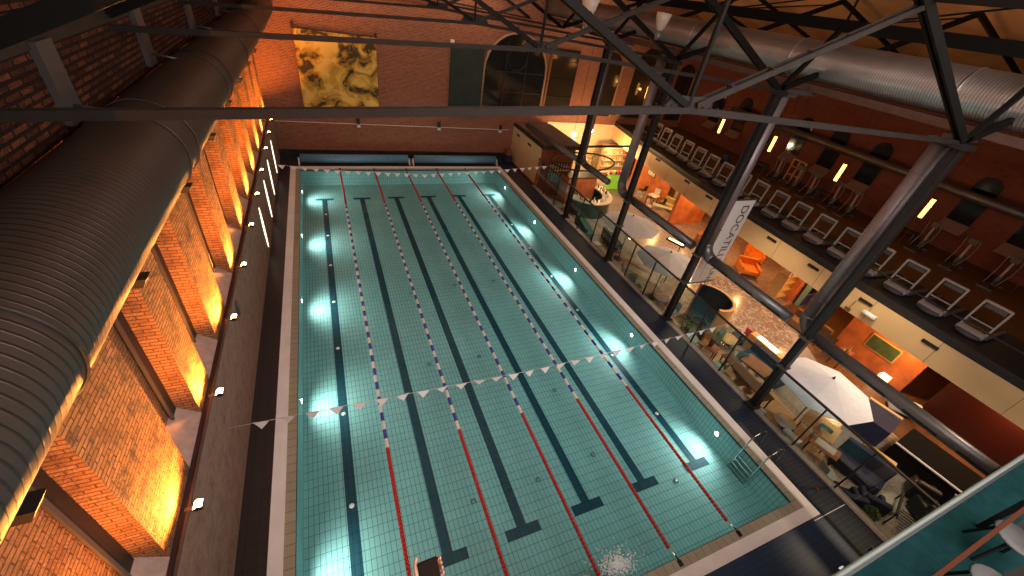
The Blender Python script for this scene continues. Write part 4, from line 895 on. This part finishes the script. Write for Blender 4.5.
for i, (x, y) in enumerate(((18.3, -1.15), (17.75, -1.6), (18.2, -2.3))): armchair((x, y, CF), 2 + .6 * i, BLACK, 'black padded armchair near the lower right corner, %s' % ['beside the black counter', 'beside the floor grating', 'hidden closest to the camera'][i], w=.62)
b = MB(); [b.box(-.6 + i * .13, -.5, 0, -.55 + i * .13, .5, .03, CHROME) for i in range(10)]; b.box(-.62, -.52, 0, .64, -.48, .03, CHROME); b.box(-.62, .48, 0, .64, .52, .03, CHROME)
tag(b.build('floor_grating', loc=(16.9, -1.9, CF), rz=.3), 'shiny slatted metal floor grating beside the black armchairs', 'grating')
b = MB(); b.bar((16.2, -1.35, CF + .6), (17.2, -1.0, CF + .65), .06, .06, BLACK); b.bar((16.25, -1.35, CF), (16.25, -1.35, CF + .6), .04, .04, BLACK); b.bar((17.15, -1.02, CF), (17.15, -1.02, CF + .62), .04, .04, BLACK)
tag(b.build('hand_rail'), 'short black handrail above the shiny floor grating', 'rail')
# back lounge under the gallery near the camera
sofa((22.6, 6.0, CF), -1.5, 1.8, M('brown_cloth', (.16, .07, .03), .8), 'brown bench sofa against the back lounge floor')
table((22.3, 4.9, CF), .6, .6, 0, BLACK, 'small black table in the brown back lounge')
table((22.0, 4.0, CF), .9, .5, .1, WOODT, 'brown side table with bottles below the chalkboard')
for i in range(6):
    b = MB(); b.lathe([(.03, 0), (.035, .14), (.012, .2), (.012, .27)], (0, 0, 0), [ORANGEC, CREAMP, GREENW][i % 3], 8); tag(b.build('bottle', loc=(21.7 + .12 * i, 3.95 + .05 * (i % 2), CF + .74)), 'one of the small bottles on the brown side table below the chalkboard', 'bottle', 'bottles on the side table')
t = thing('desk_lamp', 'glowing square paper lamp on the floor of the back lounge', 'lamp', (22.75, 2.5, CF)); b = MB(); b.box(-.18, -.18, .1, .18, .18, .6, M('paper_lamp', (1, .85, .6), .5, emit=(1, .75, .4), es=2.2)); b.build('shade', t); b = MB(); b.box(-.12, -.12, 0, .12, .12, .1, DARKM); b.build('base', t)
t = thing('armchair', 'rounded white and pink armchair beyond the grey air pipe', 'armchair', (22.05, 1.35, CF), rz=2.2); b = MB(); b.box(-.4, -.3, .15, .4, .3, .45, WHITE); b.build('seat', t, bevel=.08); b = MB(); b.box(-.42, .2, .15, .42, .42, .85, WHITE); b.build('backrest', t, bevel=.1)
for sx in (-.3, .3): b = MB(); b.box(sx - .03, -.2, 0, sx + .03, .3, .16, DARKM); b.build('leg', t)
chair((22.1, .45, CF), 1.2, BLACK, 'black chair beside the white armchair')
for i, (x, y) in enumerate(((22.9, 8.6), (22.3, 21.6), (23.2, 20.9), (24.3, 21.9), (24.1, 19.4), (24.9, 20.9), (22.9, 19.2))):
    if i == 0: continue
    chair((x, y, CF), i * 1.1, [0, WHITE, WHITE, BLACK, BLACK, WHITE, PALE][i], ['', 'white chair closest to the bright shop corner', 'white chair between two others before the far orange wall', 'black chair against the far orange wall', 'black chair in front of the pale green wall', 'white chair next to the yellow bench', 'pale chair nearest the third steel column'][i])
table((24.0, 20.3, CF), .7, .7, .3, WHITE, 'white square table before the far orange wall')
sofa((25.0, 19.3, CF), -1.4, 1.5, M('olive_cloth', (.4, .33, .12), .8), 'yellow green bench in front of the pale green wall')
table((23.3, 18.3, CF), 1.6, .5, -.8, PALEG, 'long pale green counter table beside the orange wall', h=.8)
# chairs behind the balustrade, dim
for i, (x, y) in enumerate(((15.5, 14.9), (15.6, 12.0), (15.5, 11.1), (15.2, 15.6), (15.3, 18.9), (15.9, 8.6))):
    chair((x, y, F), i * .9, [WHITE, TEAL, TEAL, TEAL, WOODT, TEAL][i], 'dim %s chair behind the glass, %s' % (['white', 'teal', 'teal', 'teal', 'brown', 'teal'][i], ['below the farther grey parasol', 'between the two grey parasols', 'left of the round pale table', 'in front of the curved bar', 'beside the farthest lounge plants', 'right of the round pale table'][i]))
sofa((15.9, 16.9, F), 1.3, 2.2, M('dim_teal_cloth', (.03, .12, .12), .8), 'long teal bench behind the glass in front of the bar')
sofa((16.9, 15.3, F), 1.4, 1.6, M('dim_navy_cloth', (.02, .05, .06), .8), 'dark bench under the farther grey parasol')
b = MB(); b.box(-.12, -.28, 0, .12, .28, .08, WHITE); tag(b.build('storage_box', loc=(14.88, 1.55, DK + .05), bevel=.01), 'white box standing on the kerb by the glass', 'box')
b = MB(); b.box(-.06, -.1, 0, .06, .1, .12, WHITE); tag(b.build('storage_box', loc=(14.68, 2.62, DK + .05)), 'small white box at the foot of the nearest steel column', 'box')
t = thing('wall_light', 'small round glowing lamp on the top rail of the balustrade by the parasols', 'lamp', (14.75, 11.7, 1.9)); b = MB(); b.lathe([(.02, -.05), (.07, 0), (.02, .06)], (0, 0, 0), M('rail_lamp', (1, .9, .5), .3, emit=(1, .85, .45), es=5), 12); b.build('globe', t)
b = MB(); b.bar((0, 0, -.05), (-.1, 0, -.05), .02, .02, DARKM); b.build('bracket', t)
t = thing('heater_lamp', 'glowing long heater lamp behind the two grey parasols', 'lamp', (17.6, 11.4, 1.55), rz=-1.2); b = MB(); b.box(-.5, -.1, 0, .5, .1, .1, DARKM); b.build('housing', t); b = MB(); b.box(-.4, -.07, .1, .4, .07, .13, M('heater_glass', (1, .8, .4), .3, emit=(1, .66, .25), es=6)); b.build('lamp_glass', t)
b = MB(); b.bar((.3, 0, 0), (.3, 0, -2.35), .04, .04, DARKM); b.build('stand', t)
for i, y in enumerate((16.02, 13.86, 9.2, 6.8, 4.34, 1.92, 19.6)):
    x = next(EDGE[k][0] + (EDGE[k + 1][0] - EDGE[k][0]) * (y - EDGE[k][1]) / (EDGE[k + 1][1] - EDGE[k][1]) for k in range(len(EDGE) - 1) if EDGE[k][1] <= y <= EDGE[k + 1][1])
    b = MB(); b.box(-.04, -.26, -.06, .01, .26, .06, BLACK); tag(b.build('vent_slot', loc=(x - .005, y, 2.68 + .012 * y)), 'black slot vent in the cream gallery fascia about %d metres along the pool' % round(y), 'vent', 'vents in the cream fascia')
t = thing('notice_roll', 'white rolled object fixed to the cream fascia near the right edge', 'fitting', (20.9, 3.9, 2.45)); b = MB(); b.tube([(-.05, -.25, 0), (-.05, .25, 0)], .1, WHITE, 14); b.build('roll', t); b = MB(); b.box(-.05, -.05, 0, .08, .05, .05, GREYM); b.build('bracket', t)
t = thing('projector', 'small silver projector hanging on the cream fascia', 'projector', (20.85, 4.6, 2.2)); b = MB(); b.box(-.12, -.12, -.08, .08, .12, .08, CHROME); b.build('case', t, bevel=.02); b = MB(); b.bar((0, 0, .08), (.1, 0, .4), .02, .02, DARKM); b.build('arm', t)
# ================================================================ GALLERY GYM
def make_tread():
    t = thing('treadmill', '', 'treadmill', (0, 0, 3.12), group='treadmills along the gallery edge')
    b = MB(); b.box(.0, -.42, .06, .32, .42, .24, TREADW); b.build('motor_hood', t, bevel=.04)
    b = MB(); b.lathe([(.3, .02), (.32, .08), (.28, .14)], (.02, 0, 0), TREADG, 18, .8, 1.25); b.build('front_cover', t)
    b = MB(); b.box(.3, -.38, .06, 1.75, .38, .15, BLACK); b.build('running_belt', t)
    for s in (-1, 1):
        b = MB(); b.box(.3, s * .42 - .05, .05, 1.78, s * .42 + .05, .17, TREADG); b.build('side_rail', t)
        b = MB(); b.bar((.2, s * .38, .15), (.38, s * .38, 1.28), .085, .06, TREADW, up=(0, 1, 0)); b.build('upright', t)
        b = MB(); b.tube([(.38, s * .38, 1.0), (.7, s * .4, .95), (.95, s * .4, .85)], .02, TREADG, 6); b.build('handrail', t)
    b = MB(); b.box(.33, -.38, 1.23, .43, .38, 1.3, TREADW); b.build('crossbar', t)
    b = MB(); b.box(.36, -.3, 1.05, .44, .3, 1.2, TREADG); b.build('console', t)
    b = MB(); b.box(.28, -.38, .52, .32, .38, .56, TREADW); b.build('lower_bar', t)
    return t
def ex(y): return next(EDGE[k][0] + (EDGE[k + 1][0] - EDGE[k][0]) * (y - EDGE[k][1]) / (EDGE[k + 1][1] - EDGE[k][1]) for k in range(len(EDGE) - 1) if EDGE[k][1] <= y <= EDGE[k + 1][1])
TYS = [3.0, 4.32, 5.64, 6.96, 8.28, 9.62, 10.95, 12.28, 13.6, 14.95, 16.3, 17.65, 19.0, 20.4, 21.75, 23.1]
tm_ = make_tread()
for i, y in enumerate(TYS):
    l = 'white framed treadmill on the gallery edge, %s from the camera' % ORD[i]; p = (ex(y) + 1.35, y, 3.12)
    if i == 0: tm_['label'] = l; tm_.location = p
    else: dup(tm_, l, p)
dup(tm_, 'white framed treadmill on the gallery edge, closest to the right picture border', (ex(1.68) + 1.35, 1.68, 3.12))
def make_trainer():
    t = thing('cross_trainer', '', 'exercise machine', (0, 0, 3.12), group='cross trainers at the back of the gallery')
    b = MB(); b.box(-.6, -.04, 0, .6, .04, .08, TREADG); b.box(-.6, -.28, 0, -.52, .28, .08, TREADG); b.box(.52, -.28, 0, .6, .28, .08, TREADG); b.build('base_frame', t)
    b = MB(); b.tube([(.35, -.08, .38), (.35, .08, .38)], .3, TREADG, 20); b.build('flywheel_cover', t)
    b = MB(); b.bar((.2, 0, .1), (.05, 0, 1.35), .08, .08, TREADW); b.build('mast', t); b = MB(); b.box(-.04, -.16, 1.3, .08, .16, 1.55, TREADG); b.build('console', t)
    for s in (-1, 1):
        b = MB(); b.tube([(-.45, s * .2, .2), (.05, s * .26, .75), (.0, s * .28, 1.2), (-.15, s * .26, 1.55)], .02, M('trainer_arm', (.22, .19, .17), .5) if 'trainer_arm' not in bpy.data.materials else bpy.data.materials['trainer_arm'], 8); b.build('moving_arm', t)
        b = MB(); b.box(-.45, s * .18 - .07, .2, -.05, s * .18 + .07, .25, BLACK); b.build('pedal', t)
    return t
ct = make_trainer(); CY = [3.4, 5.0, 6.6, 8.6, 10.4, 11.5, 12.9, 14.0, 15.5]
for i, y in enumerate(CY):
    l = 'grey cross trainer at the back of the gallery, %s from the camera' % ORD[i]
    if i == 0: ct['label'] = l; ct.location = (28.7, y, 3.12)
    else: dup(ct, l, (28.7 + .1 * (i % 3), y, 3.12))
tubes = [(26, 18.75, 5.99, 5.13), (26, 14.75, 6.16, 5.28), (26, 10.5, 6.18, 5.17), (26, 6.42, 6.18, 5.14), (26, 2.3, 6.18, 5.14), (26, 23, 6.1, 5.2), (25.7, 26.6, 6.3, 5.3)]
def make_tube():
    t = thing('tube_lamp', '', 'lamp', (0, 0, 0), group='hanging tube lamps over the gallery')
    b = MB(); b.tube([(0, 0, -.45), (0, 0, .45)], .08, TUBE, 12); b.build('tube_glass', t, label='glowing orange tube')
    b = MB(); b.tube([(0, 0, .45), (0, 0, 6.2)], .01, GREYM, 5); b.tube([(0, 0, -.45), (0, 0, -2.5)], .008, GREYM, 5); b.build('cable', t)
    for z in (-.47, .45): b = MB(); b.lathe([(.082, 0), (.082, .04)], (0, 0, z), DARKM, 12); b.build('end_cap', t)
    return t
tb = make_tube()
for i, (x, y, a, c) in enumerate(tubes):
    l = 'upright glowing orange tube lamp over the gallery, %s' % ['third from the camera side of the row of four, left of the second pipe', 'directly right of the second air pipe top', 'between the second and nearest air pipes', 'nearest the right picture border', 'outside the right border', 'seen small near the far end', 'reflected looking one closest to the far wall'][i]
    l = 'upright glowing orange tube lamp over the gallery, ' + ['fifth from the camera', 'fourth from the camera', 'third from the camera', 'second from the camera', 'nearest the camera', 'sixth from the camera', 'farthest, close to the far wall windows'][i]
    if i == 0: tb['label'] = l; tb.location = (x, y, (a + c) / 2)
    else: dup(tb, l, (x, y, (a + c) / 2))
    light('POINT', (x + .25, y, (a + c) / 2), 22 * K_GYM, (1, .42, .1), .1, name='tube_light')
b = MB(); b.lathe([(.05, 0), (.28, .1), (.36, .35), (.28, .6), (.05, .7)], (0, 0, 0), NAVY, 20); tag(b.build('exercise_ball', loc=(27.4, 18.4, 3.12)), 'dark blue exercise ball on the gallery floor under the tube lamp', 'ball')
b = MB(); b.tube([(30.3, -7.5, 6.0), (30.3, 10, 6.0), (30.3, 22, 6.0)], .22, DUCTH, 16); tag(b.build('air_duct'), 'dim horizontal round duct along the gallery back wall', 'duct')
t = thing('weight_rack', 'orange lit pale rack against the gallery back wall', 'rack', (30.0, 15.0, 3.12)); b = MB(); b.box(-.25, -.5, 0, .25, .5, .1, TREADG); b.build('base', t)
for y in (-.45, 0, .45): b = MB(); b.box(-.05, y - .04, .1, .05, y + .04, 1.5, WOODY); b.build('post', t)
for z in (.5, 1.0, 1.45): b = MB(); b.box(-.05, -.45, z, .05, .45, z + .06, WOODY); b.build('rung', t)
for i, (y, l) in enumerate(((7.8, 'between the back wall windows nearest the right border'), (12.5, 'behind the row of cross trainers'), (17.5, 'left of the weight rack'))):
    t = thing('weight_bench', 'low padded weight bench on the gallery ' + l, 'bench', (30.0, y, 3.12), group='weight benches'); b = MB(); b.box(-.15, -.6, .4, .15, .6, .48, BLACK); b.build('pad', t, bevel=.02)
    for s in (-.45, .45): b = MB(); b.box(-.2, s - .03, 0, .2, s + .03, .4, TREADG); b.build('leg', t)
